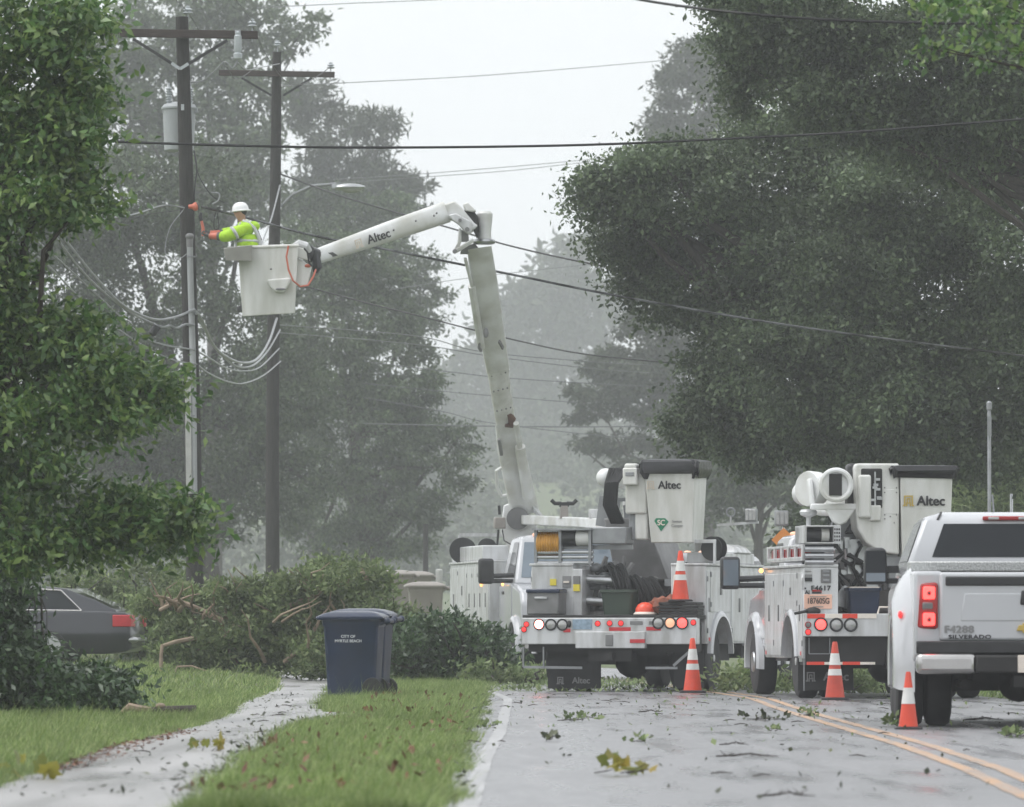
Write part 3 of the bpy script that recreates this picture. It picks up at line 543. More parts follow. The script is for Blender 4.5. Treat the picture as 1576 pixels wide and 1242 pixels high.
# ---- fallen limbs and brush heaps
def brush(label, D, base_px, blobs, n, nb, m='leaf_brush', ry=1.3):
    t = tree('fallen_tree_limb', label, 'fallen branch', D, base_px, 0, blobs, n, m, .10, .045, ry=ry, clump=.22, inner=.04, flat=.7, droop=-.1, wind=(.2, 0, .15), frill=7, group='fallen leafy limbs across the sidewalk')
    g = MB(); s = FPX / D
    for k in range(nb):
        b = random.choice(blobs); p = at(b[0], b[1], D) - t.location; q = p + Vector((random.uniform(-1, 1) * b[2] / s, random.uniform(-1.2, .3), random.uniform(-.5, 1.0) * b[3] / s))
        p2 = p + Vector((random.uniform(-.6, .6) * b[2] / s, random.uniform(-.5, .5), -.8 * b[3] / s))
        limb(g, p2, q + Vector((0, -.5, random.uniform(0, .35))), random.uniform(.018, .05), .006, .14, 4)
    e0, e1 = min(blobs, key=lambda b: b[0]), max(blobs, key=lambda b: b[0]); limb(g, at(e0[0], e0[1], D) - t.location, at(e1[0], e1[1], D) - t.location, .05, .03, .05, 6)
    g.build('branch', 'barkpale' if 'highest' in label or 'bright' in label else 'bark', t); return t
brush('heap of fallen limbs right of the dark car tail', 136, 235, [(190, 940, 60, 40), (240, 915, 70, 45), (270, 985, 60, 45), (130, 915, 50, 30), (240, 1000, 50, 25)], 15000, 14)
brush('highest heap of fallen limbs, below the near utility pole', 117, 330, [(330, 945, 80, 30), (320, 993, 90, 34), (270, 925, 46, 18), (390, 972, 70, 38), (380, 908, 36, 14)], 15000, 26)
brush('bright leafy heap of fallen limbs left of the blue carts', 116, 450, [(440, 935, 60, 28), (440, 988, 80, 38), (500, 945, 50, 34), (475, 902, 36, 14), (500, 1005, 60, 30), (560, 885, 24, 10)], 16000, 22)
brush('heap of fallen limbs behind the blue carts', 119, 570, [(545, 912, 40, 20), (565, 965, 65, 36), (600, 972, 36, 22), (520, 880, 34, 10), (590, 1010, 60, 30)], 13000, 18)
brush('low dark green heap of fallen limbs between the blue carts and the white truck', 113, 680, [(645, 995, 46, 28), (700, 1000, 56, 34), (645, 1015, 50, 22), (740, 1015, 30, 22), (700, 982, 26, 14)], 15000, 12, 'leaf_shrub')
brush('scattered flattened limb on the wet road beside the left truck wheel', 112, 790, [(770, 1045, 22, 8), (800, 1050, 22, 7), (820, 1045, 20, 7), (740, 1040, 20, 9)], 2200, 5)
brush('flattened leafy limb on the road beyond the right truck', 97, 1335, [(1330, 1060, 40, 11), (1350, 1050, 30, 10), (1210, 1065, 40, 8), (1150, 1045, 30, 8)], 3200, 4)
# the two snapped branches at the lawn edge
t = thing('snapped_branch', 'pale snapped branch propped like a post at the lawn edge', 'branch', at(248, 1032, 116)); g = MB(); f = 116 / FPX
g.tube([(0, 0, -.02), (0, 0, 25 * f), (2 * f, 0, 40 * f)], [.035, .03, .03], 7); g.tube([(2 * f, 0, 38 * f), (20 * f, .1, 44 * f), (52 * f, .3, 50 * f)], [.03, .035, .045], 7); g.build('wood', 'barkpale', t)
t = thing('snapped_branch', 'thin pale twig bowed over the grass beside the propped branch', 'branch', at(270, 1034, 115)); g = MB()
g.tube([(0, 0, 0), (3 * f, 0, 8 * f), (25 * f, 0, 9 * f), (45 * f, 0, 2 * f), (60 * f, 0, 0)], [.025, .018, .015, .012, .008], 6); g.build('wood', 'barkpale', t)
t = thing('broken_log', 'dark broken log with pale peeled wood lying on the near lawn', 'log', gd(250, 1102, .02)); g = MB(); f = t.location.y / FPX
g.tube([(-28 * f, .1, .05), (0, 0, .055), (52 * f, -.05, .06)], [.03, .045, .05], 9); g.build('bark_log', 'bark', t)
g = MB(); g.tube([(-62 * f, .05, .04), (-50 * f, 0, .09), (-35 * f, 0, .07), (-18 * f, 0, .07)], [.02, .045, .04, .02], 7); g.ball((-3 * f, 0, .10), (.05, .04, .03)); g.build('peeled_wood', 'barkpale', t)
# ================================================================ POLES AND WIRES
def P(px, py, D, o): return at(px, py, D) - o
# near pole
D1 = 120.0; b = gd(303, 1049, 0); b = Vector((at(303, 900, D1).x, D1, float(ground_z(-5.3, D1))))
p1 = thing('utility_pole', 'near wooden utility pole with grey transformer and wide crossarm, leaning slightly left', 'utility pole', b, 0, 'wooden utility poles')
g = MB(); g.tube([(0, 0, -.3), P(296, 640, D1, b), P(292, 480, D1, b), P(286, 250, D1, b), P(280, 26, D1, b)], [.155, .14, .132, .122, .108], 14); g.build('pole', 'wood', p1)
g = MB(); g.bar(P(155, 50, D1 - .17, b), P(397, 54, D1 - .17, b), .10, .135); g.build('crossarm', 'armwood', p1, .008)
g = MB(); g.bar(P(205, 60, D1 - .24, b), P(265, 98, D1 - .24, b), .02, .05); g.bar(P(350, 62, D1 - .24, b), P(289, 99, D1 - .24, b), .02, .05); g.build('crossarm_brace', 'black', p1)
g = MB(); g.bar(P(264, 97, D1 - .25, b), P(277, 106, D1 - .25, b), .03, .05); g.bar(P(290, 98, D1 - .25, b), P(277, 106, D1 - .25, b), .03, .05); g.build('bracket', 'porcelain', p1)
def insulator(parent, px, py, D, o, k=1.0):
    q = P(px, py, D, o); g = MB(); g.lathe([(.012, -.22 * k), (.012, -.02), (.05 * k, -.02), (.075 * k, .0), (.03 * k, .03), (.06 * k, .05), (.06 * k, .06), (.03 * k, .085), (.035 * k, .11), (.02, .12)], q, n=12); return g.build('insulator', 'porcelain', parent)
insulator(p1, 289, 20, D1, b, 1.3); insulator(p1, 388, 40, D1 - .17, b, 1.2)
g = MB(); q = P(366, 50, D1 - .3, b); q2 = P(366, 92, D1 - .3, b)
g.lathe([(.02, 0), (.07, .02), (.075, .10), (.05, .12), (.065, .16), (.065, .40), (.045, .42), (.05, .46), (.02, .48)], q2, n=12); g.build('fuse_cutout', 'porcelain', p1)
g = MB(); g.box(q.x - .05, q.x + .05, q.y - .02, q.y + .16, q.z - .08, q.z + .04); g.build('fuse_bracket', 'grey', p1, .01)
g = MB(); c = P(276, 0, D1 + .42, b); zt = P(0, 158, D1, b).z; zb = P(0, 230, D1, b).z
g.lathe([(.235, zb), (.25, zb + .02), (.275, zt - .09), (.30, zt - .08), (.30, zt - .05), (.285, zt - .04), (.26, zt + .0), (.12, zt + .04), (0, zt + .045)], (c.x, c.y, 0), n=24); tr = g.build('transformer', 'tank', p1)
for px in (260, 292.5):
    q = P(px, 160, D1 + .35, b); g = MB(); g.lathe([(.04, 0)] + [(r, .03 + .042 * i + d) for i in range(6) for r, d in ((.038, 0), (.058, .012), (.058, .02), (.038, .03))] + [(.02, .3), (.015, .36)], q, n=10); g.build('bushing', 'porcelain', tr)
for px in (254, 301):
    q = P(px, 168, D1 + .40, b); g = MB(); g.box(q.x - .05, q.x + .05, q.y - .06, q.y + .06, q.z - .07, q.z + .03, .02); g.build('lifting_lug', 'tank', tr, .01)
g = MB(); q = P(281, 165, D1 - .13, b); g.box(q.x - .025, q.x + .025, q.y, q.y + .02, q.z - .05, q.z + .05); g.build('number_tag', 'porcelain', p1)
g = MB(); g.tube([P(299, 760, D1 - .16, b), P(297, 560, D1 - .16, b), P(293, 420, D1 - .16, b), P(292, 366, D1 - .16, b)], .052, 12); cn = g.build('conduit', 'conduit', p1)
g = MB(); q = P(292, 364, D1 - .16, b); g.ball(q, (.075, .08, .06)); g.lathe([(.055, -.18), (.06, -.02), (.05, 0)], q, n=12); g.build('weatherhead', 'midgrey', cn)
g = MB(); g.bar(P(291, 760, D1 - .2, b), P(289, 573, D1 - .2, b), .10, .05, up=(0, 1, 0)); g.build('cable_guard', 'board', p1, .01)
g = MB()
for y in (395, 480, 500, 537, 560, 640): q = P(294, y, D1 - .16, b); g.box(q.x - .07, q.x + .07, q.y - .06, q.y + .04, q.z - .012, q.z + .012)
g.build('conduit_strap', 'grey', p1)
# far pole with the street lamp
D2 = 161.0; b2 = Vector((at(420, 900, D2).x, D2, 0.5)); b2.z = float(ground_z(b2.x, D2))
p2 = thing('utility_pole', 'far wooden utility pole behind the raised bucket, carrying a street lamp arm', 'utility pole', b2, 0, 'wooden utility poles')
g = MB(); g.tube([(0, 0, -.3), P(419, 700, D2, b2), P(422, 400, D2, b2), P(425, 200, D2, b2), P(426, 80, D2, b2)], [.165, .155, .135, .12, .10], 14); g.build('pole', 'wood', p2)
g = MB(); g.bar(P(337, 112, D2 - .16, b2), P(515, 115, D2 - .16, b2), .10, .13); g.build('crossarm', 'armwood', p2, .008)
g = MB(); g.bar(P(372, 120, D2 - .22, b2), P(418, 147, D2 - .22, b2), .02, .05); g.bar(P(480, 120, D2 - .22, b2), P(436, 147, D2 - .22, b2), .02, .05); g.build('crossarm_brace', 'black', p2)
insulator(p2, 427, 70, D2, b2, 1.3); insulator(p2, 509, 104, D2 - .16, b2, 1.3)
g = MB(); g.tube([P(432, 318, D2, b2), P(450, 300, D2, b2), P(480, 286, D2, b2), P(518, 283, D2, b2)], .035, 8); la = g.build('lamp_arm', 'grey', p2)
g = MB(); q = P(538, 288, D2, b2); g.ball(q, (.36, .15, .085), 16, 8); g.box(q.x - .40, q.x - .22, q.y - .06, q.y + .06, q.z - .02, q.z + .07); g.build('lamp_head', 'steel', p2)
g = MB(); g.ball(P(541, 291, D2, b2), (.24, .13, .09), 14, 6); g.build('lamp_lens', 'lens', p2)
def post(name, label, cat, px, y0, y1, D, r, m, group=None):
    q = at(px, y1, D); bz = float(ground_z(q.x, D)); t = thing(name, label, cat, (q.x, D, bz), 0, group); top = at(px, y0, D).z - bz
    g = MB(); g.tube([(0, 0, -.1), (0, 0, top - .02), (0, 0, top)], [r, r, r * .7], 10); g.build('shaft', m, t); return t, top
post('street_post', 'thin dark post far off between the drooping tree and the white truck', 'post', 655, 806, 900, 230, .09, 'wood')
post('marker_post', 'short white post beside the beige carts and the white truck', 'post', 676, 876, 940, 150, .075, 'board')
t, top = post('steel_pole', 'thin grey steel pole standing behind the white pickup', 'pole', 1523, 622, 900, 112, .03, 'grey')
g = MB(); g.lathe([(.03, top - .1), (.045, top - .08), (.045, top + .02), (.02, top + .05)], (0, 0, 0), n=10); g.box(-.03, .03, -.09, -.05, top - .5, top - .2); g.build('pole_cap', 'grey', t)
post('street_post', 'slim grey post just above the far end of the pickup roof', 'post', 1557, 760, 900, 140, .03, 'steel')
t, top = post('road_work_sign', 'orange diamond road work sign partly hidden behind the right bucket truck', 'sign', 1206, 812, 900, 117, .03, 'steel')
g = MB(); g.prism([(-.20, top - .2), (0, top), (.20, top - .2), (0, top - .40)], 'y', -.045, -.035); g.build('sign_panel', 'sign_orange', t)

def wire(label, pts, r, m='wire', grp='overhead wires', name='overhead_wire'):
    W = [at(*p) for p in pts]; o = W[0].copy(); q = [p - o for p in W]
    if len(q) > 2:
        e = [q[0] * 2 - q[1]] + q + [q[-1] * 2 - q[-2]]; s = []
        for i in range(1, len(e) - 2):
            for k in range(7):
                t = k / 7.0; a, b_, c, d = e[i - 1], e[i], e[i + 1], e[i + 2]
                s.append(.5 * ((2 * b_) + (c - a) * t + (2 * a - 5 * b_ + 4 * c - d) * t * t + (3 * b_ - a - 3 * c + d) * t ** 3))
        q = s + [q[-1]]
    g = MB(); g.tube(q, r, 6); ob = g.build(name, m); ob.location = o; return tag(ob, label, 'cable', grp)
wire('thick black cable sagging across the top right corner, nearest of all wires', [(900, -18, 62), (1000, 2, 61), (1120, 18, 60), (1250, 29, 60), (1420, 35, 60), (1640, 37, 60)], .0125)
wire('thick black cable crossing the whole street in front of both utility poles', [(20, 200, 88), (148, 216, 89), (400, 225, 91), (620, 227, 92), (900, 223, 93), (1150, 212, 94), (1330, 202, 94), (1640, 178, 94)], .018)
wire('black cable from the near pole over the bucket arm tip to the right edge', [(310, 318, 119.6), (390, 338, 119.9), (480, 362, 121.5), (600, 385, 123), (700, 405, 124), (800, 425, 124.5), (960, 457, 125), (1250, 506, 125.3), (1650, 557, 125)], .023, 'sheenwire')
wire('black cable from beside the street lamp passing behind the boom elbow', [(432, 268, 160.9), (520, 300, 158), (620, 330, 155), (700, 353, 152), (780, 377, 150), (890, 402, 147), (1020, 425, 143)], .019)
wire('dark cable meeting the raised boom halfway up', [(430, 430, 161), (560, 465, 160), (640, 485, 159), (730, 508, 157), (800, 525, 155), (900, 545, 152), (1050, 560, 148)], .018)
for lab, pts, r in [
    ('upper of the close pair of thin lines left of the boom', [(430, 500, 161), (640, 517, 175), (740, 541, 180), (900, 556, 185), (1000, 562, 190)], .012),
    ('lower of the close pair of thin lines left of the boom', [(430, 512, 161), (640, 530, 175), (760, 549, 180), (900, 566, 185), (1000, 574, 190)], .012),
    ('thin line in the mist level with the boom fibreglass section', [(560, 556, 200), (690, 572, 200), (770, 581, 200), (890, 589, 200), (1000, 595, 200)], .014),
    ('faint line in the mist just below the boom fibreglass section', [(560, 590, 220), (690, 603, 220), (780, 611, 220), (890, 620, 220)], .014),
    ('faint descending line in the mist by the drooping boughs', [(560, 612, 230), (680, 633, 230), (750, 650, 230), (900, 668, 230), (1000, 676, 230)], .015),
    ('straight level dark line crossing behind the boom above the lift cylinder', [(560, 652, 240), (700, 655, 240), (870, 657, 240), (1000, 656, 240)], .022),
    ('very faint line rising to the right across the open sky', [(427, 132, 161), (540, 127, 190), (760, 115, 215), (1032, 92, 240), (1200, 74, 250)], .012),
    ('faint line at the very top of the open sky', [(395, 12, 165), (520, 6, 190), (700, -2, 215), (820, -12, 230)], .012),
    ('upper faint line of the close pair above the boom elbow', [(514, 276, 200), (630, 269, 215), (780, 257, 230), (890, 247, 240), (1000, 236, 245)], .012),
    ('lower faint line of the close pair above the boom elbow', [(514, 282, 200), (630, 274, 215), (780, 263, 230), (890, 251, 240), (1000, 241, 245)], .012),
    ('faint line in the mist at the middle of the raised boom', [(600, 446, 210), (720, 428, 220), (860, 412, 230), (1000, 398, 240)], .011)]:
    wire(lab, pts, r, 'thinwire')
wire('black wire dropping from the near pole top pin to the far pole top', [(289, 18, 120), (315, 60, 128), (350, 105, 140), (370, 120, 148), (427, 74, 161)], .008)
wire('grey wire from above the picture to the crossarm end insulator', [(340, -25, 108), (365, 2, 112), (388, 33, 119.8)], .008, 'thinwire')
wire('grey wire from above the picture to the near pole top pin', [(240, -30, 108), (275, 4, 114), (289, 18, 119.8)], .008, 'thinwire')
wire('black wire from the crossarm end to the far crossarm insulator', [(389, 40, 119.8), (410, 85, 128), (440, 125, 140), (470, 128, 150), (509, 103, 160.8)], .008)
wire('pale jumper cable looping from the transformer to the fuse', [(292, 126, 120.3), (312, 124, 120), (332, 108, 119.8), (346, 95, 119.7), (358, 104, 119.7), (366, 92, 119.7)], .012, 'wiregrey')
wire('pale cable bowing between the fuse and the far crossarm', [(366, 96, 119.7), (380, 107, 121), (400, 104, 124), (430, 98, 128)], .008, 'wiregrey')
wire('thin guy line slanting through the trees left of the near pole', [(190, 236, 119), (215, 275, 119.3), (235, 296, 119.6), (283, 318, 119.9)], .007, 'thinwire')
wire('pale secondary cable reaching the near pole from the left at the worker height', [(150, 338, 112), (205, 330, 115), (243, 318, 118), (262, 316, 119.6), (284, 320, 119.8)], .012, 'wiregrey')
wire('thin dark drop wire below the pale secondary cable on the left', [(100, 330, 114), (190, 335, 116), (240, 328, 118), (282, 323, 119.7)], .007)
wire('loop of slack cable hanging left of the near pole', [(283, 322, 119.8), (262, 350, 119.7), (254, 385, 119.7), (262, 398, 119.7), (278, 397, 119.8), (288, 390, 119.8)], .008, 'wiregrey')
wire('black leads hanging under the transformer on its right', [(299, 232, 120.4), (303, 260, 120.2), (300, 285, 120.1), (299, 312, 119.9)], .012)
wire('thin black lead drooping right from the transformer bottom', [(298, 232, 120.4), (306, 270, 119.9), (325, 300, 119.7), (345, 312, 119.6)], .008)
wire('pale curled cable end sticking up beside the orange line hose', [(327, 314, 119.5), (336, 308, 119.5), (337, 298, 119.5), (325, 296, 119.5)], .014, 'wiregrey')
wire('black looped lead hanging near the worker hands', [(336, 318, 119.4), (330, 335, 119.4), (330, 352, 119.4), (337, 350, 119.4), (335, 330, 119.4), (338, 318, 119.4)], .008)
wire('pale guy strand slanting down the far pole behind the bucket', [(431, 285, 160.5), (418, 335, 158), (402, 378, 155), (385, 440, 151)], .018, 'wiregrey')
G4 = 'telephone cables strapped to the near pole'
for lab, pts, r in [
    ('thick upper telephone cable sagging left of the near pole', [(20, 262, 104), (109, 380, 109), (150, 430, 112), (190, 470, 115), (235, 491, 117), (270, 488, 119), (299, 476, 119.75)], .022),
    ('second telephone cable with a crooked splice left of the near pole', [(60, 330, 106), (122, 412, 110), (160, 450, 113), (200, 480, 116), (235, 498, 118), (252, 503, 118.6), (262, 501, 119), (272, 505, 119.3), (286, 499, 119.6), (299, 500, 119.75)], .019),
    ('third telephone cable passing through the near tree leaves', [(20, 340, 104), (82, 392, 108), (140, 445, 112), (215, 513, 116), (250, 530, 118), (298, 538, 119.75)], .013),
    ('lowest telephone cable left of the near pole, half in the leaves', [(20, 370, 104), (67, 402, 107), (120, 455, 111), (180, 505, 115), (235, 540, 118), (270, 555, 119), (300, 560, 119.75)], .013),
    ('uppermost telephone cable between the two poles', [(300, 478, 119.75), (312, 495, 121), (325, 525, 125), (342, 545, 130), (370, 558, 138), (395, 553, 147), (414, 525, 155), (426, 490, 160.8)], .026),
    ('thinner telephone cable just below the uppermost one', [(301, 482, 119.75), (322, 520, 125), (340, 545, 130), (365, 564, 138), (390, 562, 147), (412, 540, 154), (431, 508, 160.8)], .02),
    ('middle telephone cable between the two poles', [(300, 538, 119.75), (325, 553, 126), (350, 567, 134), (375, 571, 142), (400, 565, 151), (430, 536, 160.8)], .015),
    ('lowest telephone cable between the two poles', [(302, 560, 119.75), (322, 575, 126), (350, 587, 134), (375, 590, 142), (405, 578, 152), (432, 556, 160.8)], .015)]:
    wire(lab, pts, r, 'wiregrey', G4, 'telephone_cable')
q = at(237, 505, 117.8); t = thing('splice_case', 'black splice closure hanging on the telephone cables left of the near pole', 'splice case', q); g = MB()
g.tube([(.06, 0, .06), (.05, 0, .03), (-.03, 0, -.09), (-.05, 0, -.12)], [.03, .07, .07, .03], 10); g.build('case', 'black', t)
g = MB(); g.ring((.05, 0, .05), (.5, 0, .8), .05, .012, 12, 6); g.build('clamp', 'grey', t)
q = at(301, 318, 119.4); t = thing('line_cover', 'round orange rubber cover clipped on the wire at the near pole', 'insulating cover', q); g = MB()
g.ball((0, 0, 0), (.065, .07, .075)); g.lathe([(.03, -.12), (.045, -.05), (.05, 0)], (0, 0, 0), (1, 0, .0), 12); g.build('cover', 'sleeve', t)
g = MB(); g.tube([(.02, -.03, .06), (.05, -.05, .02), (.06, -.03, -.06)], .014, 6); g.build('edge_strap', 'glove', t)

# ================================================================ TRASH CARTS
def loft(secs, caps=True, closed=True):
    g = MB(); k = len(secs[0]); n = len(secs); g.v = [tuple(p) for s in secs for p in s]
    rng = k if closed else k - 1
    g.f = [(i * k + j, i * k + (j + 1) % k, (i + 1) * k + (j + 1) % k, (i + 1) * k + j) for i in range(n - 1) for j in range(rng)]
    if caps: g.f += [tuple(range(k))[::-1], tuple(range((n - 1) * k, n * k))]
    return g
def rrect(x0, x1, y0, y1, z, r, n=4):
    pts = []
    for cx_, cy_, a0 in ((x1 - r, y1 - r, 0), (x0 + r, y1 - r, 90), (x0 + r, y0 + r, 180), (x1 - r, y0 + r, 270)):
        for i in range(n + 1): a = R(a0 + 90 * i / n); pts.append((cx_ + r * math.cos(a), cy_ + r * math.sin(a), z))
    return pts
def cart(label, loc, rz, bm, lm, group, words=None, h=1.0, hw=.36):
    t = thing('trash_cart', label, 'trash cart', loc, rz, group)   # local: broad lettered side faces -y, handle and wheels at +x
    k = h
    loft([rrect(-.30, .30, -.26, .26, .03, .05), rrect(-.315, .315, -.275, .275, .35 * k, .05), rrect(-.345, .345, -.30, .30, .86 * k, .05), rrect(-.36, .36, -.31, .31, .88 * k, .05), rrect(-.365, .365, -.315, .315, .95 * k, .05)]).build('bin_body', bm, t, .004)
    sec = []
    for z, e in ((.945, .035), (.965, .045), (.985, .04), (1.02, -.02), (1.045, -.12), (1.055, -.22)): sec.append(rrect(-.375 - e - .02 * (e > 0), .365 + e, -.325 - e * .8, .325 + e * .8, z * k, max(.06 + e * .2, .05)))
    lid = loft(sec).build('lid', lm, t)
    g = MB(); g.tube([(.36, -.25, .90 * k), (.45, -.25, .93 * k), (.45, .25, .93 * k), (.36, .25, .90 * k)], .026, 10); g.ball((.45, -.25, .93 * k), .045); g.ball((.45, .25, .93 * k), .045); g.build('handle', bm, t)
    for s_ in (-1, 1):
        g = MB(); g.lathe([(.02, 0), (.12, .005), (.13, .02), (.13, .05), (.12, .065), (.02, .07)], (.27, s_ * .27 - .035, .13), (0, 1, 0), 18); g.build('wheel', 'rubber', t)
    if words:
        text(words[0], .048, (-.03, -.311, .745 * k), 'inkwhite', t, rot=(math.pi / 2 - .045, 0, 0), bold=.001); text(words[1], .048, (-.03, -.308, .69 * k), 'inkwhite', t, rot=(math.pi / 2 - .045, 0, 0), bold=.001)
    return t
c0 = gd(546, 1077, 0); s = FPX / c0.y
cart('front dark blue trash cart with white city lettering, on the grass by the sidewalk', (at(545, 1000, c0.y).x, c0.y, float(ground_z(c0.x, c0.y))), R(-7), 'navy', 'navylid', 'dark blue trash carts', ('CITY OF', 'MYRTLE BEACH'), 1.03)
cart('rear dark blue trash cart mostly hidden behind the lettered one', (at(558, 1000, c0.y + .95).x, c0.y + .95, 0.01), R(-9), 'navy', 'navylid', 'dark blue trash carts', None, 1.07)
for lab, px, py, D in [('nearest and largest of the beige carts behind the brush', 655, 897, 146), ('leftmost beige cart, highest on the bank behind the brush', 609, 878, 150), ('small middle beige cart mostly hidden behind its neighbours', 638, 884, 153)]:
    q = at(px, py, D)
    cart(lab, (q.x, D, float(ground_z(q.x, D))), R(4), 'tan', 'tan', 'beige trash carts', None, 1.1)

# ================================================================ TRAFFIC CONES
def cone(label, loc, h, two, m='orange', rz=0):
    t = thing('traffic_cone', label, 'traffic cone', loc, rz, 'orange traffic cones'); k = h; rb = .175 * k; rt = .042 * k
    rr = lambda z: rb + (rt - rb) * (z / k)
    loft([rrect(-.24 * k, .24 * k, -.24 * k, .24 * k, .0, .05 * k), rrect(-.24 * k, .24 * k, -.24 * k, .24 * k, .028 * k, .05 * k), rrect(-.2 * k, .2 * k, -.2 * k, .2 * k, .045 * k, .05 * k)]).build('cone_base', 'black', t)
    g = MB(); g.lathe([(rr(.04 * k), .04 * k), (rr(.5 * k), .5 * k), (rr(.97 * k), .97 * k), (rt * .8, k), (.01, k)], (0, 0, 0), n=24); g.build('cone_body', m, t)
    for a, c in (((.60, .80), (.42, .53)) if two else ((.44, .72),)):
        g = MB(); g.lathe([(rr(a * k) + .003, a * k), (rr(c * k) + .003, c * k)], (0, 0, 0), n=24); g.f = g.f[:-2]; g.build('reflective_collar', 'collar', t)
    return t
cone('cone standing on the road just behind the middle truck', gd(1066, 1066, .016), .74, True)
cone('cone standing on the road behind the right bucket truck, dark mark on its upper collar', gd(1285, 1077, .016), .71, True, 'orange_dirty')
cone('small single-collar cone beside the pickup rear tyre', gd(1398, 1122, .016), .50, False)

# ================================================================ PARKED SEDAN (faces left)
q = at(213, 1000, 132.0); t = thing('parked_car', 'charcoal sedan with red tail lamp and chrome window trim parked behind the left shrub', 'car', (q.x, 132.0, float(ground_z(q.x, 132.0))), R(-6))
def S(u, hw, zb, zt, zm=.62): return [(-u, -hw * .86, zb), (-u, -hw, zm * .75), (-u, -hw, zm), (-u, -hw * .93, zt), (-u, hw * .93, zt), (-u, hw, zm), (-u, hw, zm * .75), (-u, hw * .86, zb)]
loft([S(.0, .80, .34, .70, .55), S(.03, .86, .28, .90), S(.12, .90, .24, .955), S(.5, .93, .2, .985), S(1.5, .95, .2, .99), S(3.0, .95, .2, .96), S(4.0, .94, .2, .92), S(4.7, .90, .22, .82), S(5.0, .78, .28, .70), S(5.08, .7, .34, .6)]).build('body', 'carpaint', t, .03, 3)
def S2(u, hb, ht, z0, z1): return [(-u, -hb, z0), (-u, -ht, z1), (-u, ht, z1), (-u, hb, z0)]
loft([S2(.30, .74, .72, .96, 1.0), S2(.7, .80, .66, .97, 1.19), S2(1.25, .83, .61, .97, 1.40), S2(1.9, .84, .60, .97, 1.455), S2(2.6, .84, .60, .97, 1.42), S2(3.2, .82, .64, .95, 1.20), S2(3.75, .78, .74, .90, .94)]).build('roof', 'carpaint', t, .03, 3)
for sg in (-1, 1):
    g = MB(); a = [(-.98, sg * .815, 1.0), (-1.35, sg * .675, 1.355), (-2.0, sg * .665, 1.39), (-2.6, sg * .675, 1.36), (-3.2, sg * .80, 1.03)]
    g.add([(x, y + sg * .012, z) for x, y, z in a], [tuple(range(5)) if sg > 0 else tuple(range(5))[::-1]]); g.build('side_window', 'glass', t, smooth=False)
g = MB()
for sg in (-1, 1): g.tube([(-.92, sg * .84, .995), (-1.33, sg * .70, 1.37), (-2.0, sg * .685, 1.41), (-2.6, sg * .70, 1.38), (-3.25, sg * .825, 1.02), (-.92, sg * .85, .995)], .016, 6)
g.build('window_trim', 'chrome', t)
g = MB(); g.add([(-.42, -.62, 1.06), (-.42, .62, 1.06), (-1.12, .56, 1.375), (-1.12, -.56, 1.375)], [(0, 1, 2, 3)]); 
o = g.build('rear_window', 'glass', t, smooth=False); o.location = (.03, 0, .03)
for sg in (-1, 1):
    g = MB(); pl = [(-.33, .90), (-.33, .966), (-.10, .945), (.0, .88), (.035, .74), (.035, .58), (-.05, .58)]; g.prism([(x, sg * y) for x, y in pl], 'z', .70, .915); g.build('tail_lamp', 'red', t, .015)
g = MB(); g.box(-.03, .03, -.84, .84, .44, .50); g.ball((-.0, -.72, .46), (.12, .16, .06)); g.build('bumper_trim', 'steel', t, .01)
for u in (1.5, 3.95):
    for sg in (-1, 1):
        g = MB(); g.lathe([(.2, 0), (.30, .0), (.325, .04), (.325, .18), (.3, .22), (.2, .22)], (-u, sg * .96 - (.22 if sg > 0 else 0), .325), (0, 1, 0), 24); wh = g.build('wheel', 'rubber', t)
        g = MB(); g.lathe([(.215, 0), (.2, .02), (.05, .015), (.02, .0)], (-u, sg * .965, .325), (0, -sg, 0), 20)
        g.build('rim', 'steel', wh)
# ================================================================ VEHICLES
def wheel(par, xo, y, r, w, sg, rim='white', name='wheel', dish=.05):   # xo outer face, sg +1 right / -1 left
    g = MB(); g.lathe([(.56 * r, 0), (.80 * r, -.004), (.95 * r, .015), (r, .05), (r, w - .05), (.95 * r, w - .015), (.8 * r, w), (.56 * r, w)], (xo, y, r), (-sg, 0, 0), 32); wh = g.build(name, 'rubber', par)
    g = MB(); g.lathe([(.60 * r, .012), (.55 * r, .02), (.52 * r, .07 + dish), (.34 * r, .06 + dish), (.30 * r, dish * .5), (.12 * r, dish * .3), (.10 * r, -.01), (.03 * r, -.015)], (xo, y, r), (-sg, 0, 0), 28); g.build('rim', rim, wh); return wh
def round_lamp(par, x, y, z, r, m, name='tail_lamp', ringm='black'):
    g = MB(); g.lathe([(.002, -.012), (r * .7, -.010), (r * .92, 0), (r * .95, .02)], (x, y - .006, z), (0, 1, 0), 20); o = g.build(name, m, par)
    g = MB(); g.ring((x, y - .008, z), (0, 1, 0), r * 1.02, r * .16, 22, 6); g.build('lamp_ring', ringm, o); return o
def quad(par, name, m, pts): g = MB(); g.add(pts, [tuple(range(len(pts)))]); return g.build(name, m, par, smooth=False)

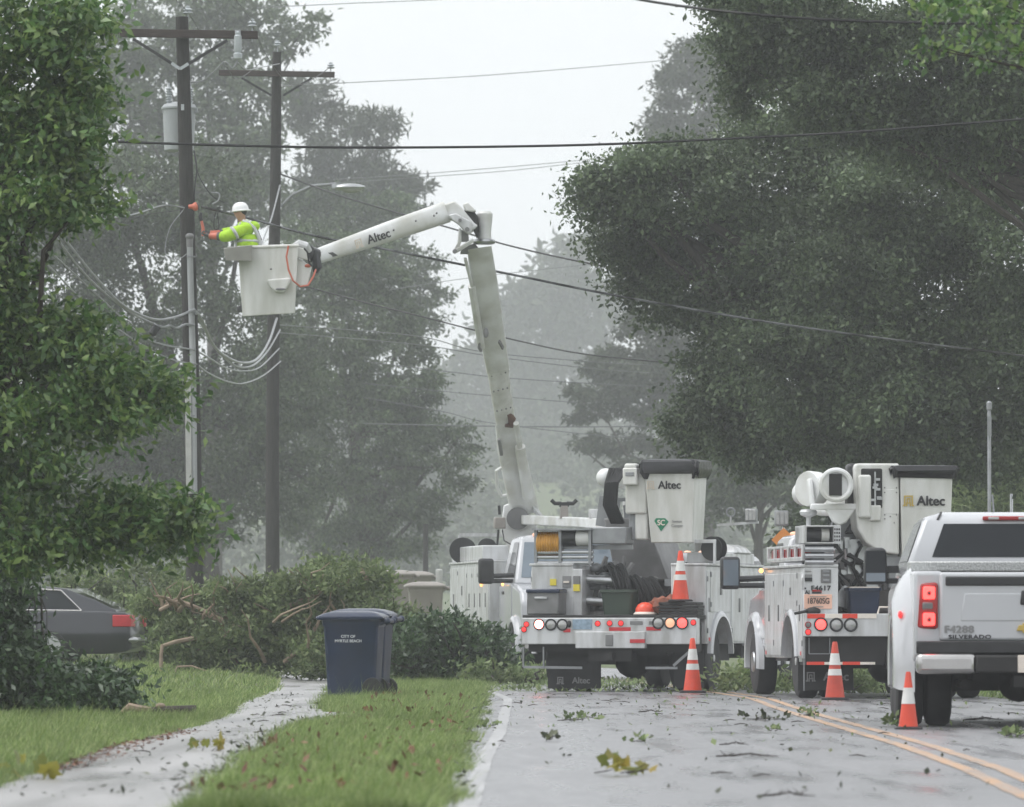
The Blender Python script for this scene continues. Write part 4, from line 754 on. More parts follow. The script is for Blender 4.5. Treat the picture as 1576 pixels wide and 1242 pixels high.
# ---------------------------------------------------------------- white pickup (right edge)
pk = thing('pickup_truck', 'white dual-wheel pickup at the right edge, brake lamps lit, tailgate numbered F4288', 'pickup truck', (4.57, 63.5, .016), R(-.6))
arch = lambda yc, zc, r, a0=180, a1=0, n=12: [(yc + r * math.cos(R(a0 + (a1 - a0) * i / n)), zc + r * math.sin(R(a0 + (a1 - a0) * i / n))) for i in range(n + 1)]
WY, FY = 1.15, 5.15
poly = [(.03, .62), (.03, 1.385), (2.44, 1.40), (2.44, .52)] + arch(WY, .43, .5, 10, 170)
for sg in (-1, 1):
    g = MB(); g.prism(poly, 'x', sg * .74, sg * 1.0); g.build('bed_side', 'white_clean', pk, .035, 3)
    sec = []
    for a in range(-8, 189, 7):
        c, s_ = math.cos(R(a)), math.sin(R(a)); k = 1.0 + .16 * abs(s_)
        sec.append([(sg * X_, WY + rr * c * k, .43 + rr * s_ * k) for X_, rr in ((.98, .86), (1.05, .80), (1.115, .71), (1.155, .60), (1.165, .51), (1.15, .475), (.97, .48))])
    loft(sec).build('wheel_flare', 'white_clean', pk)
    q = MB(); q.ball((sg * 1.10, WY - .62, 1.0), (.02, .04, .035)); q.build('marker_lamp', 'red_dim', pk)
    wheel(pk, sg * 1.12, WY, .43, .25, sg, 'steel', dish=.12); wheel(pk, sg * .86, WY, .43, .24, sg, 'steel'); wheel(pk, sg * .98, FY, .43, .26, sg, 'steel', dish=-.02)
g = MB(); g.box(-.74, .74, .10, 2.4, .80, .86); g.box(-.74, .74, 2.38, 2.44, .86, 1.38); g.build('bed_floor', 'dark', pk)
tg = MB().box(-.775, .775, -.01, .07, .765, 1.375).build('tailgate', 'white_clean', pk, .03, 3)
MB().box(-.72, .72, -.026, .02, 1.255, 1.338).build('tailgate_cap', 'black', tg, .012)
MB().box(-.60, .60, -.0145, .03, .93, 1.20, .04).build('pressed_panel', 'white_clean', tg, .03, 3)
MB().box(-.06, .10, -.035, .02, 1.085, 1.215, .015).build('handle', 'black', tg, .015)
g = MB(); g.prism([(-.09, .855), (-.07, .905), (-.04, .905), (-.035, .925), (.035, .925), (.04, .905), (.09, .905), (.07, .855), (.04, .855), (.035, .835), (-.035, .835), (-.04, .855)], 'y', -.032, .0); g.build('emblem', 'inkgold', tg, .004)
text('F4288', .088, (-.60, -.013, .865), 'inkgrey', tg, bold=.006, sx=1.12, space=1.1); tg.children[-1].data.materials[0] = M['ink']
text('SILVERADO', .05, (-.505, -.013, .80), 'ink', tg, bold=.002, sx=1.35, space=1.12)
for sg in (-1, 1):
    g = MB(); g.hexa([(sg * .785, -.012, .87), (sg * .985, .03, .87), (sg * .985, .16, .87), (sg * .785, .10, .87), (sg * .785, -.012, 1.285), (sg * .955, .03, 1.285), (sg * .955, .16, 1.285), (sg * .785, .10, 1.285)]); tl = g.build('tail_lamp', 'red_off', pk, .03, 3)
    for zc in (1.19, .955):
        g = MB(); g.box(sg * .865 - .055, sg * .865 + .055, -.012, .02, zc - .055, zc + .06); 
        g.build('lit_bulb', 'red_lit', tl, .035, 3)
        g = MB(); g.ball((sg * .865, -.02, zc), (.018, .01, .02)); g.build('bulb_core', 'red_off', tl)
    g = MB(); g.box(sg * .875 - .05, sg * .875 + .05, -.004, .03, 1.04, 1.11); g.build('reverse_lens', 'midgrey', tl, .015)
    g = MB(); g.box(min(sg * .45, sg * .985), max(sg * .45, sg * .985), -.16, .10, .47, .655, .0); o = g.build('bumper_end', 'chrome', pk, .05, 4)
g = MB(); g.box(-.46, .46, -.18, .10, .48, .64); g.build('bumper_step', 'dark', pk, .02)
g = MB(); g.box(-.98, .98, -.06, .10, .655, .765); g.build('bumper_pad', 'black', pk, .01)
lp = MB().box(-.09, .22, -.196, -.185, .485, .64).build('licence_plate', 'plate', pk, .004)
text('SG4288', .085, (.065, -.198, .555), 'inkgrey', lp, bold=.003, sx=.72)
g = MB()
for sg in (-1, 1): g.box(sg * .42 - .05, sg * .42 + .05, .1, 6.2, .42, .62)
g.box(-.75, .75, .25, 2.4, .62, .78); g.box(-.8, .8, WY - .08, WY + .08, .36, .50); g.ball((0, WY, .40), (.2, .2, .19)); g.box(-.12, .12, -.1, .4, .36, .46); g.box(-.6, .0, 2.6, 4.0, .3, .6); g.tube([(-.55, .2, .38), (-.55, 2.5, .40)], .04, 8); g.build('chassis', 'dark', pk)
# cab
cabp = [(2.52, .50), (2.52, 1.36), (4.75, 1.36), (6.1, 1.26), (6.25, 1.1), (6.25, .5)] + arch(FY, .43, .5, 10, 170)
g = MB(); g.prism(cabp, 'x', -.97, .97); g.build('cab_body', 'white_clean', pk, .05, 3)
loft([[(x_, y0 if k_ == 0 else y1, z_) for x_, k_ in ((-hw, 0), (hw, 0), (hw, 1), (-hw, 1))] for hw, y0, y1, z_ in ((.965, 2.53, 4.95, 1.34), (.93, 2.55, 4.75, 1.50), (.80, 2.68, 4.15, 1.86), (.74, 2.76, 4.0, 1.925), (.6, 2.9, 3.9, 1.955))]).build('cab_roof', 'white_clean', pk, .04, 3)
def gy(z): return 2.55 + (z - 1.5) * (.13 / .36) if z > 1.5 else 2.53 + (z - 1.34) * .125
quad(pk, 'rear_window', 'glass', [(-.715, gy(1.535) - .006, 1.535), (.715, gy(1.535) - .006, 1.535), (.60, gy(1.845) - .006, 1.845), (-.60, gy(1.845) - .006, 1.845)])
for sg in (-1, 1):
    quad(pk, 'side_window', 'glass', [(sg * .937, 2.75, 1.50), (sg * .937, 4.55, 1.50), (sg * .808, 4.1, 1.86), (sg * .808, 2.8, 1.86)][::sg])
    g = MB(); g.tube([(sg * .655, 2.70, 1.885), (sg * .62, 2.78, 1.95)], .012, 6); g.build('roof_seam', 'black', pk)
    g = MB(); g.box(min(sg * .95, sg * 1.16), max(sg * .95, sg * 1.16), 4.15, 4.25, 1.40, 1.47); g.box(min(sg * .95, sg * 1.16), max(sg * .95, sg * 1.16), 4.15, 4.25, 1.30, 1.35); ar = g.build('mirror_arm', 'black', pk, .01)
    mi = MB().box(sg * 1.175 - .115, sg * 1.175 + .115, 4.05, 4.22, 1.29, 1.64, .012, .02).build('mirror', 'black', pk, .05, 4)
    quad(mi, 'mirror_glass', 'glass', [(sg * 1.175 - .095, 4.046, 1.33), (sg * 1.175 + .095, 4.046, 1.33), (sg * 1.175 + .09, 4.062, 1.61), (sg * 1.175 - .09, 4.062, 1.61)])
    quad(mi, 'convex_mirror', 'glass2', [(sg * 1.175 - .09, 4.042, 1.32), (sg * 1.175 + .09, 4.042, 1.32), (sg * 1.175 + .09, 4.050, 1.40), (sg * 1.175 - .09, 4.050, 1.40)])
g = MB(); g.box(-.24, .24, 2.655, 2.72, 1.875, 1.915); bl = g.build('third_brake_lamp', 'red_off', pk, .012)
for s_ in (-1, 1): MB().box(s_ * .14 - .05, s_ * .14 + .05, 2.648, 2.7, 1.882, 1.908).build('cargo_lens', 'lens', bl, .006)
tb = MB().box(-.95, .95, 1.95, 2.42, 1.395, 1.49).build('tool_box', 'alu', pk, .012); MB().box(-.93, .93, 1.97, 2.41, 1.10, 1.393).build('tool_box_body', 'alu', tb)
g = MB(); g.tube([(.15, 1.93, 1.44), (.34, 1.93, 1.41)], .008, 6); g.build('tool_box_latch', 'black', tb)
g = MB(); g.tube([(-.1, 3.3, 1.95), (-.12, 3.2, 2.12)], .008, 6); g.build('aerial', 'grey', pk)

# ---------------------------------------------------------------- utility bucket trucks
def cab(par, y0, k=1.0, L=2.75, hw=1.0, W=1.0):
    ya = y0 + L - .75; c = thing_part('cab', par)
    zb, zr = 1.42 * k, 2.10 * k
    g = MB(); g.prism([(y0, .62), (y0, zb), (y0 + L * .55, zb), (y0 + L * .93, 1.30 * k), (y0 + L, 1.12 * k), (y0 + L, .66)] + arch(ya, .45, .54, 14, 166), 'x', -hw, hw); body = g.build('cab', 'white_clean', par, .06, 3)
    loft([[(-a, y0 + b, z_), (a, y0 + b, z_), (a, y0 + c_, z_), (-a, y0 + c_, z_)] for a, b, c_, z_ in ((hw * .97, .02, L * .62, zb - .03), (hw * .95, .03, L * .60, zb + .06), (hw * .82, .10, L * .44, zr - .08), (hw * .76, .16, L * .40, zr - .01), (hw * .6, .3, L * .34, zr + .015))]).build('roof', 'white_clean', body, .04, 3)
    def fy(z): return y0 + L * .60 + (z - zb - .06) / (zr - .14 - zb) * (L * .44 - L * .60)
    z0, z1 = zb + .08, zr - .11
    quad(body, 'windscreen', 'glass2', [(hw * .86, fy(z0) + .012, z0), (-hw * .86, fy(z0) + .012, z0), (-hw * .76, fy(z1) + .012, z1), (hw * .76, fy(z1) + .012, z1)])
    quad(body, 'rear_window', 'glass', [(-hw * .7, y0 + .035, z0 + .05), (hw * .7, y0 + .035, z0 + .05), (hw * .62, y0 + .085, z1 - .02), (-hw * .62, y0 + .085, z1 - .02)])
    sx = lambda z: hw * (.95 + (z - zb - .06) / (zr - .14 - zb) * (.82 - .95)) + .008
    for sg in (-1, 1):
        quad(body, 'side_window', 'glass', [(sg * sx(z0), y0 + .55, z0), (sg * sx(z0), fy(z0) - .16, z0), (sg * sx(z1), fy(z1) - .10, z1), (sg * sx(z1), y0 + .6, z1)][::sg])
        d = MB().box(min(sg * hw, sg * (hw + .014)), max(sg * hw, sg * (hw + .014)), y0 + .45, y0 + L * .58, .74, zb - .04).build('door', 'white_clean', body, .012)
        MB().box(sg * (hw + .02) - .012, sg * (hw + .02) + .012, y0 + .55, y0 + .72, zb - .2, zb - .15).build('door_handle', 'black', d, .006)
        sec = [[(sg * X_, ya + rr * math.cos(R(a)), .45 + rr * math.sin(R(a))) for X_, rr in ((hw - .02, .66), (hw + .05, .63), (hw + .08, .58), (hw + .07, .53), (hw - .02, .52))] for a in range(-10, 191, 10)]
        loft(sec).build('fender', 'white_clean', body)
        wheel(par, sg * (hw + .03), ya, .43, .27, sg, 'steel', dish=-.04)
        ym = y0 + L * .50
        g = MB(); g.tube([(sg * hw * .95, ym, zb + .12), (sg * (hw + .42), ym + .06, zb + .10)], .04, 8); g.tube([(sg * hw * .95, ym, zb + .02), (sg * (hw + .40), ym + .06, zb + .02)], .035, 8); g.build('mirror_arm', 'black', body)
        mr = MB().box(sg * (hw + .42) - .13, sg * (hw + .42) + .13, ym, ym + .16, zb - .03, zb + .40).build('mirror', 'black', body, .05, 3)
        quad(mr, 'mirror_glass', 'glass2', [(sg * (hw + .42) - .10, ym - .004, zb + .02), (sg * (hw + .42) + .10, ym - .004, zb + .02), (sg * (hw + .42) + .10, ym - .004, zb + .36), (sg * (hw + .42) - .10, ym - .004, zb + .36)])
        MB().box(sg * .72 - .16, sg * .72 + .16, y0 + L - .03, y0 + L + .02, .98 * k, 1.14 * k).build('headlamp', 'lens', body, .03)
    MB().box(-.52, .52, y0 + L - .02, y0 + L + .03, .80, 1.14 * k).build('grille', 'black', body, .02)
    MB().box(-hw, hw, y0 + L + .0, y0 + L + .16, .50, .74).build('bumper', 'chrome', par, .04, 3)
    for i in range(5):
        x_ = (-.62, -.22, 0, .22, .62)[i]; g = MB(); g.ball((x_, y0 + L * .39, zr + .02), (.06, .06, .028), 12, 6); g.build('clearance_lamp', 'amber_dim', body)
    return body
def thing_part(n, p): return None
def chassis(par, y1, wy, r=.46, spread=1.0, rim='white'):
    g = MB()
    for sg in (-1, 1): g.box(sg * .43 - .05, sg * .43 + .05, .35, y1, .62, .86)
    g.box(-.95, .95, wy - .09, wy + .09, r - .09, r + .09); g.ball((0, wy, r - .03), (.26, .24, .25)); g.box(-.7, .7, .45, 1.0, .5, .62); g.box(-.9, -.5, 2.4, 3.4, .42, .8); g.box(.5, .9, 2.4, 3.2, .42, .8); g.tube([(0, wy, r), (0, y1 - 1, .7)], .07, 8); g.box(-.85, .85, wy + 2.9, wy + 3.1 + .9, .45, .7)
    g.build('chassis', 'dark', par)
    for sg in (-1, 1): wheel(par, sg * 1.16 * spread, wy, r, .26, sg, rim, dish=.12); wheel(par, sg * .86 * spread, wy, r, .25, sg, 'dark')
def cabinet(par, sg, y0, y1, zt, zb, wy, W=1.22, dep=.5, r=.46, cuts=3):
    po = [(y0, zb + .0), (y0, zt), (y1, zt), (y1, zb)] + arch(wy, r, r + .12, math.degrees(math.asin(min(.99, (zb - r) / (r + .12)))), 180 - math.degrees(math.asin(min(.99, (zb - r) / (r + .12)))))
    g = MB(); g.prism(po, 'x', min(sg * (W - dep), sg * W), max(sg * (W - dep), sg * W)); b = g.build('cabinet', 'white', par, .015)
    xo = sg * (W + .012)
    def pnl(a0, a1, c0, c1, name='cabinet_door'):
        d = MB().box(min(sg * W, xo), max(sg * W, xo), a0, a1, c0, c1).build(name, 'white', b, .006)
        MB().box(xo - .012, xo + .012, a0 + (a1 - a0) * .46, a0 + (a1 - a0) * .54, c0 + (c1 - c0) * .42, c0 + (c1 - c0) * .62).build('latch', 'midgrey', d, .006)
        g_ = MB()
        for zz in (.12, .85): g_.box(xo - .006, xo + .01, a0 + .0, a0 + .03, c0 + (c1 - c0) * zz, c0 + (c1 - c0) * zz + .07)
        g_.build('hinge', 'grey', d)
    zs = r * 2 + .18; e = r + .15
    pnl(y0 + .03, wy - e, zb + .03, zt - .07); pnl(wy - e + .03, wy + e - .03, zs, zt - .07)
    n = max(1, int((y1 - wy - e) / .7)); st = (y1 - .03 - wy - e) / n
    for i in range(n): pnl(wy + e + .02 + i * st, wy + e + (i + 1) * st, zb + .03, zt - .07)
    MB().box(min(sg * (W - dep), sg * (W + .03)), max(sg * (W - dep), sg * (W + .03)), y0 - .01, y1, zt, zt + .035).build('top_lip', 'white', b, .008)
    sec = [[(sg * X_, wy + rr * math.cos(R(a)), r + rr * math.sin(R(a))) for X_, rr in ((W - .02, r + .20), (W + .03, r + .195), (W + .05, r + .165), (W + .05, r + .12), (W - .02, r + .115))] for a in range(6, 175, 8)]
    loft(sec).build('wheel_arch', 'white_clean', b)
    g = MB()
    for yy in (y0 + .10, y1 - .2): g.box(min(xo, xo + sg * .004), max(xo, xo + sg * .004), yy, yy + .09, zb + .04, zb + .09)
    g.build('red_reflector', 'red', b); return b
def flap(par, x0, x1, y, z0, z1, words=True, txt=.12):
    f_ = MB().box(x0, x1, y, y + .015, z0, z1).build('mud_flap', 'rubber', par)
    if words: text('Altec', txt, ((x0 + x1) / 2 + .10, y - .004, z0 + .11), 'inkgrey', f_, bold=.004); cat_logo(txt * .85, ((x0 + x1) / 2 - .20, y - .004, z0 + .11), 'inkgrey', f_)
    return f_
def open_box(b4, t4, t=.03):   # open topped tub from outer corner loops (ccw)
    b4 = [Vector(p) for p in b4]; t4 = [Vector(p) for p in t4]; cb = sum(b4, Vector()) / 4; ct = sum(t4, Vector()) / 4; n = 4
    ib = [p + (cb - p).normalized() * t * 1.5 + (ct - cb).normalized() * t for p in b4]; it = [p + (ct - p).normalized() * t * 1.5 for p in t4]
    g = MB(); g.v = [tuple(p) for p in b4 + t4 + it + ib]
    g.f = [(3, 2, 1, 0)] + [(i, (i + 1) % 4, 4 + (i + 1) % 4, 4 + i) for i in range(4)] + [(4 + i, 4 + (i + 1) % 4, 8 + (i + 1) % 4, 8 + i) for i in range(4)] + [(8 + i, 8 + (i + 1) % 4, 12 + (i + 1) % 4, 12 + i) for i in range(4)] + [(12, 13, 14, 15)]
    return g
def bucket_cover(par, x0, x1, y0, y1, z0, z1, e=.05):
    g = MB(); n = 40; sec = []
    for k, (zz, ee) in enumerate(((z0, .015), (z0 + .06, e), (z0 + (z1 - z0) * .6, e * 1.1), (z1 - .03, e), (z1, e * .4), (z1 + .01, -.08))):
        ring_ = rrect(x0 - ee, x1 + ee, y0 - ee, y1 + ee, zz, .07, 8)
        sec.append([(px + random.uniform(-.016, .016), py + random.uniform(-.02, .02), pz + random.uniform(-.03, .02) * (k < 4) - .035 * math.sin(i * .9) * (k == 0)) for i, (px, py, pz) in enumerate(ring_)])
    return loft(sec).build('bucket_cover', 'vinyl', par)
def reel(par, c, ax, r, w, m='black', core='grey'):
    d = Vector(ax).normalized(); c = Vector(c); g = MB()
    for s_ in (-1, 1): g.lathe([(.03, -.008), (r * .97, -.008), (r, 0), (r * .97, .008), (.03, .008)], c + d * w / 2 * s_, ax, 28)
    o = g.build('cable_reel', m, par); g = MB(); g.lathe([(r * .5, -w / 2), (r * .5, w / 2)], c, ax, 20); g.build('reel_core', core, o); return o
def work_lamp(par, x, y, z, h=.14):
    o = MB().box(x - h * .55, x + h * .55, y - .04, y + .06, z - h * .6, z + h * .6).build('work_lamp', 'grey', par, .015)
    g = MB()
    for i in (-1, 0, 1): g.box(x + i * h * .34 - h * .15, x + i * h * .34 + h * .15, y - .046, y - .036, z - h * .5, z + h * .5)
    g.build('lamp_glass', 'lens', o, .006); return o

# ================= middle truck, seen from behind, nose turned right
mt = thing('bucket_truck', 'white bucket truck in the middle, stowed bucket with black cover and green emblem, lit lamps', 'bucket truck', (1.353, 98.6, .012), R(-15.6), 'white utility bucket trucks')
W = 1.25
chassis(mt, 4.6, 1.25); cab(mt, 4.15, .93)
cl = cabinet(mt, -1, .45, 3.75, 1.74, .66, 1.25, W, .60); cr = cabinet(mt, 1, .45, 3.75, 1.74, .66, 1.25, W, .50)
MB().box(-.65, .75, .40, 3.75, 1.0, 1.055).build('bed_floor', 'rust', mt)
MB().box(-W, W, -.02, .46, 1.0, 1.06).build('tail_shelf', 'dark', mt, .01)
tb = MB().box(-W, W, -.06, .10, .655, 1.02).build('tail_beam', 'white', mt, .012)
MB().box(-.47, .52, -.10, .02, .60, .83).build('hitch_plate', 'white', tb, .01); MB().box(-.04, .07, -.112, -.09, .63, .79).build('hitch_socket', 'midgrey', tb, .008)
for x0, x1, z in ((.0, .31, .865), (.53, .74, .87), (.31, .52, .70), (-.65, -.55, .845)): MB().box(x0, x1, -.1125 if z < .75 else -.066, -.05, z - .025, z + .025).build('red_reflector', 'red', tb)
for x0, x1 in ((.30, .48), (.57, .68)): MB().box(x0, x1, -.068, -.05, .925, .975).build('marker_plate', 'midgrey', tb, .004)
round_lamp(tb, -1.0, -.06, .93, .068, 'white_lit'); round_lamp(tb, -.83, -.06, .925, .072, 'lens'); round_lamp(tb, -.665, -.06, .925, .072, 'lens')
round_lamp(tb, .70, -.06, .95, .075, 'lens'); round_lamp(tb, .87, -.06, .95, .075, 'amber_dim'); round_lamp(tb, 1.04, -.06, .95, .078, 'red_lit')
for x_, z in ((-.16, .94), (.01, .945), (.17, .945), (1.20, .955), (-1.18, .93), (-1.215, .86)): round_lamp(tb, x_, -.06, z, .036, 'red_dim', 'marker_lamp', 'red_off')
MB().box(-.52, -.24, -.068, -.05, .86, 1.0).build('licence_plate', 'blue_label', tb, .004)
g = MB(); g.ball((-.565, -.07, .935), (.03, .03, .05)); g.build('plug_socket', 'black', tb)
g = MB()
for a, b_ in (((-1.24, .0, .62), (-1.24, .0, .34)), ((-1.24, .0, .34), (-.4, .0, .33)), ((-.95, .0, .62), (-.95, .0, .34)), ((1.2, 0, .62), (.9, 0, .36)), ((.5, .02, .33), (.95, .02, .33))): g.bar(a, b_, .02, .035)
g.build('step_frame', 'grey', mt)
g = MB(); g.box(-1.2, 1.2, .12, .4, .55, .95); g.box(-.3, .3, .0, .3, .42, .6); g.box(-.05, .07, -.16, .1, .44, .54); g.build('under_frame', 'dark', mt)
flap(mt, -1.0, -.24, .40, .04, .58); flap(mt, .80, 1.22, .40, .04, .58, False)
# left cabinet rear face with stickers and tool bin
for x0, x1, z0, z1, m in ((-.98, -.89, 1.47, 1.56, 'yellow_tag'), (-.80, -.66 - .02, 1.44, 1.60, 'midgrey'), (-.78, -.70, 1.505, 1.53, 'plate'), ): MB().box(x0, x1, .44, .452 if m != 'plate' else .46, z0, z1).build('sticker', m, cl).location = (0, -.004 if m != 'plate' else -.03, 0)
MB().box(-.64, -.55, .42, .45, 1.49, 1.60).build('sticker', 'midgrey', mt); MB().box(-.64, -.55, .418, .45, 1.39, 1.485).build('sticker', 'yellow_tag', mt)
MB().box(-.66, -.52, .45, 1.2, 1.05, 1.70).build('bed_panel', 'white', mt, .01)
tbx = MB().box(-1.20, -.74, .02, .44, 1.062, 1.40).build('tool_bin', 'midgrey', mt, .02); MB().box(-1.21, -.73, .0, .44, 1.36, 1.42).build('bin_lid', 'navylid', tbx, .02); MB().box(-1.08, -.90, -.012, .03, 1.28, 1.31).build('bin_handle', 'steel', tbx, .005)
# hose reels above the left cabinet
g = MB()
for zz in (1.785, 1.86, 1.93): g.cyl((-1.22, .52, zz), (-.38, .52, zz), .028, n=10)
g.build('tool_tubes', 'steel', mt)
g = MB()
for x_ in (-1.2, -.85, -.42): g.box(x_ - .02, x_ + .02, .48, .56, 1.76, 2.26)
g.box(-1.24, -.38, .42, 1.0, 2.235, 2.26); g.box(-1.24, .16, .60, .66, 1.97, 2.03); g.build('reel_rack', 'grey', mt)
g = MB()
for i in range(9): g.ring((-1.17 + i * .036, .62, 2.05), (1, 0, 0), .155, .02, 22, 6)
g.build('yellow_hose', 'yellow', mt)
g = MB(); g.cyl((-.86, .60, 2.13), (-.64, .60, 2.13), .12, n=18); g.build('black_drum', 'black', mt)
g = MB(); g.cyl((-.63, .60, 2.13), (-.44, .60, 2.13), .11, n=18); g.build('white_drum', 'offwhite', mt)
MB().box(-.40, .10, .50, .95, 2.04, 2.28).build('control_box', 'grey', mt, .02)
g = MB(); 
for k in range(9):
    x_ = random.uniform(-.55, .0); g.tube([(x_, 1.0, random.uniform(1.1, 1.3)), (x_ + random.uniform(-.1, .2), .9, random.uniform(1.4, 1.6)), (x_ + random.uniform(-.2, .3), 1.1, random.uniform(1.7, 1.95))], random.uniform(.02, .05), 8)
g.build('hydraulic_pipes', 'midgrey', mt)
g = MB()
for k in range(5): g.ball((random.uniform(-.5, .05), .9, 1.2 + .13 * k), (random.uniform(.06, .14), .1, .07))
g.tube([(-.22, .9, 1.1), (-.22, .9, 1.8)], .04, 8); g.tube([(-.52, .9, 1.15), (.06, .9, 1.15)], .04, 8); g.tube([(-.52, .9, 1.45), (.06, .9, 1.45)], .04, 8); g.build('hydraulic_valves', 'grey', mt)
for z_ in (1.26, 1.56):
    g = MB(); g.tube([(-.53, .72, z_), (-.10, .76, z_ - .03)], .065, 14); g.tube([(-.10, .76, z_ - .03), (.06, .78, z_ - .04)], .03, 10); g.build('hydraulic_cylinder', 'steel', mt)
# turret, booms, bucket
g = MB(); g.lathe([(.34, 1.05), (.34, 1.55), (.42, 1.58), (.42, 1.66)], (.15, 2.7, 0), n=24); g.hexa([(-.38, 1.75, 1.55), (.38, 1.75, 1.55), (.38, 3.2, 1.55), (-.38, 3.2, 1.55), (-.56, 1.75, 2.42), (.05, 1.75, 2.42), (.05, 3.0, 2.42), (-.56, 3.0, 2.42)]); g.build('turret', 'midgrey', mt, .02)
g = MB(); g.cyl((-.5, 1.7, 1.62), (-.5, 1.68, 1.62), .03); g.build('turret_pin', 'grey', mt)
g = MB(); g.bar((-.28, 2.2, 2.55), (-.28, 4.3, 2.6), .26, .30); g.build('lower_boom', 'boomwhite', mt, .05, 3)
g = MB(); g.tube([(-.40, 4.4, 2.98), (-.42, 1.35, 2.98)], .13, 18); g.ball((-.42, 1.35, 2.98), (.135, .135, .135), 18, 10); g.build('upper_boom', 'boomwhite', mt)
g = MB(); g.box(-.56, -.12, 4.3, 4.6, 2.5, 3.12); g.build('knuckle', 'boomwhite', mt, .06, 3)
g = MB(); g.bar((-.56, 1.9, 2.30), (-.50, 1.9, 2.72), .05, .3); g.bar((-.12, 1.9, 2.3), (-.16, 1.9, 2.62), .05, .3); g.bar((-.56, 1.75, 2.68), (-.12, 1.75, 2.68), .04, .05); g.build('boom_rest', 'grey', mt)
g = MB()
for k in range(6):
    x_ = -.31 + .03 * k; g.tube([(x_, 1.2 + .05 * k, 3.10), (x_ - .02, 1.05, 2.9), (x_ - .06, 1.1, 2.6), (x_ + .0, 1.3, 2.35)], .03, 8)
g.build('hydraulic_hoses', 'rubber', mt)
bk = open_box([(.42, .62, 2.06), (1.02, .62, 2.06), (1.02, 1.22, 2.06), (.42, 1.22, 2.06)], [(.33, .56, 3.16), (1.07, .56, 3.16), (1.07, 1.26, 3.16), (.33, 1.26, 3.16)]).build('bucket', 'offwhite', mt, .05, 4)
bucket_cover(bk, .33, 1.07, .56, 1.26, 2.98, 3.21, .055)
def slant(z): return .62 - (z - 2.06) / 1.10 * .06
text('Altec', .155, (.70, slant(2.86) - .006, 2.855), 'ink', bk, rot=(math.pi / 2 + .05, 0, 0), bold=.004, sx=.98); cat_logo(.115, (.43, slant(2.86) - .006, 2.86), 'inkpale', bk)
g = MB(); g.prism([(.475, 2.36), (.50, 2.40), (.63, 2.40), (.68, 2.35), (.57, 2.22)], 'y', slant(2.3) - .006, slant(2.3) - .001); em = g.build('diamond_emblem', 'inkgreen', bk)
text('SC', .105, (.575, slant(2.32) - .010, 2.335), 'plate', em, rot=(math.pi / 2 + .05, 0, 0), bold=.004, sx=.9, name='emblem_letters')
text('Santee', .052, (.80, slant(2.36) - .006, 2.355), 'inkgrey', bk, rot=(math.pi / 2 + .05, 0, 0)); text('Cooper', .052, (.80, slant(2.3) - .006, 2.295), 'inkgrey', bk, rot=(math.pi / 2 + .05, 0, 0))
g = MB(); g.box(.05, .36, .62, 1.1, 2.46, 3.06); g.box(.18, .36, .66, 1.05, 2.1, 2.5); br = g.build('bucket_bracket', 'offwhite', mt, .03, 3)
MB().box(.045, .25, .50, .66, 2.86, 3.10).build('control_console', 'offwhite', br, .02); MB().box(.09, .21, .488, .51, 2.985, 3.04).build('control_window', 'grey', br, .006); MB().box(.06, .24, .52, .7, 3.08, 3.16).build('control_cap', 'offwhite', br, .03)
g = MB(); g.box(.07, .26, .75, .95, 2.27, 2.47); g.box(.12, .19, .72, .8, 2.1, 2.46); g.build('level_link', 'grey', br, .01)
# right side gear
g = MB(); g.bar((.95, .75, 2.08), (1.32, .75, 2.08), .035, .05); g.bar((1.30, .75, 2.10), (1.30, .75, 1.76), .035, .05); rk = g.build('reel_stand', 'white', mt, .006)
reel(rk, (1.24, .95, 1.98), (.25, 1, 0), .17, .14)
MB().box(.84, 1.22, 1.0, 3.4, 1.775, 1.93).build('top_box', 'white', mt, .015)
g = MB(); g.hexa([(1.05, 2.2, 1.93), (1.25, 2.2, 1.93), (1.25, 3.2, 1.93), (1.05, 3.2, 1.93), (1.06, 2.3, 2.06), (1.2, 2.3, 2.02), (1.2, 3.0, 2.02), (1.06, 3.0, 2.06)]); g.build('side_cover', 'white', mt, .02)
g = MB(); g.bar((1.02, 2.0, 2.32), (1.62, 2.0, 2.36), .03, .035); g.tube([(1.22, 2.0, 2.33), (1.22, 2.0, 2.45)], .012, 6); lb = g.build('lamp_bar', 'white', mt); work_lamp(lb, 1.52, 1.98, 2.46, .15)
g = MB(); g.ring((1.22, 2.0, 2.50), (0, 1, 0), .06, .012, 18, 6); g.build('spot_lamp', 'grey', lb)
g = MB(); g.tube([(.82, .42, 1.10), (.80, .40, 1.35), (.82, .40, 1.6), (.86, .43, 1.66), (.90, .44, 1.6)], .018, 8); g.build('grab_handle', 'plate', mt)
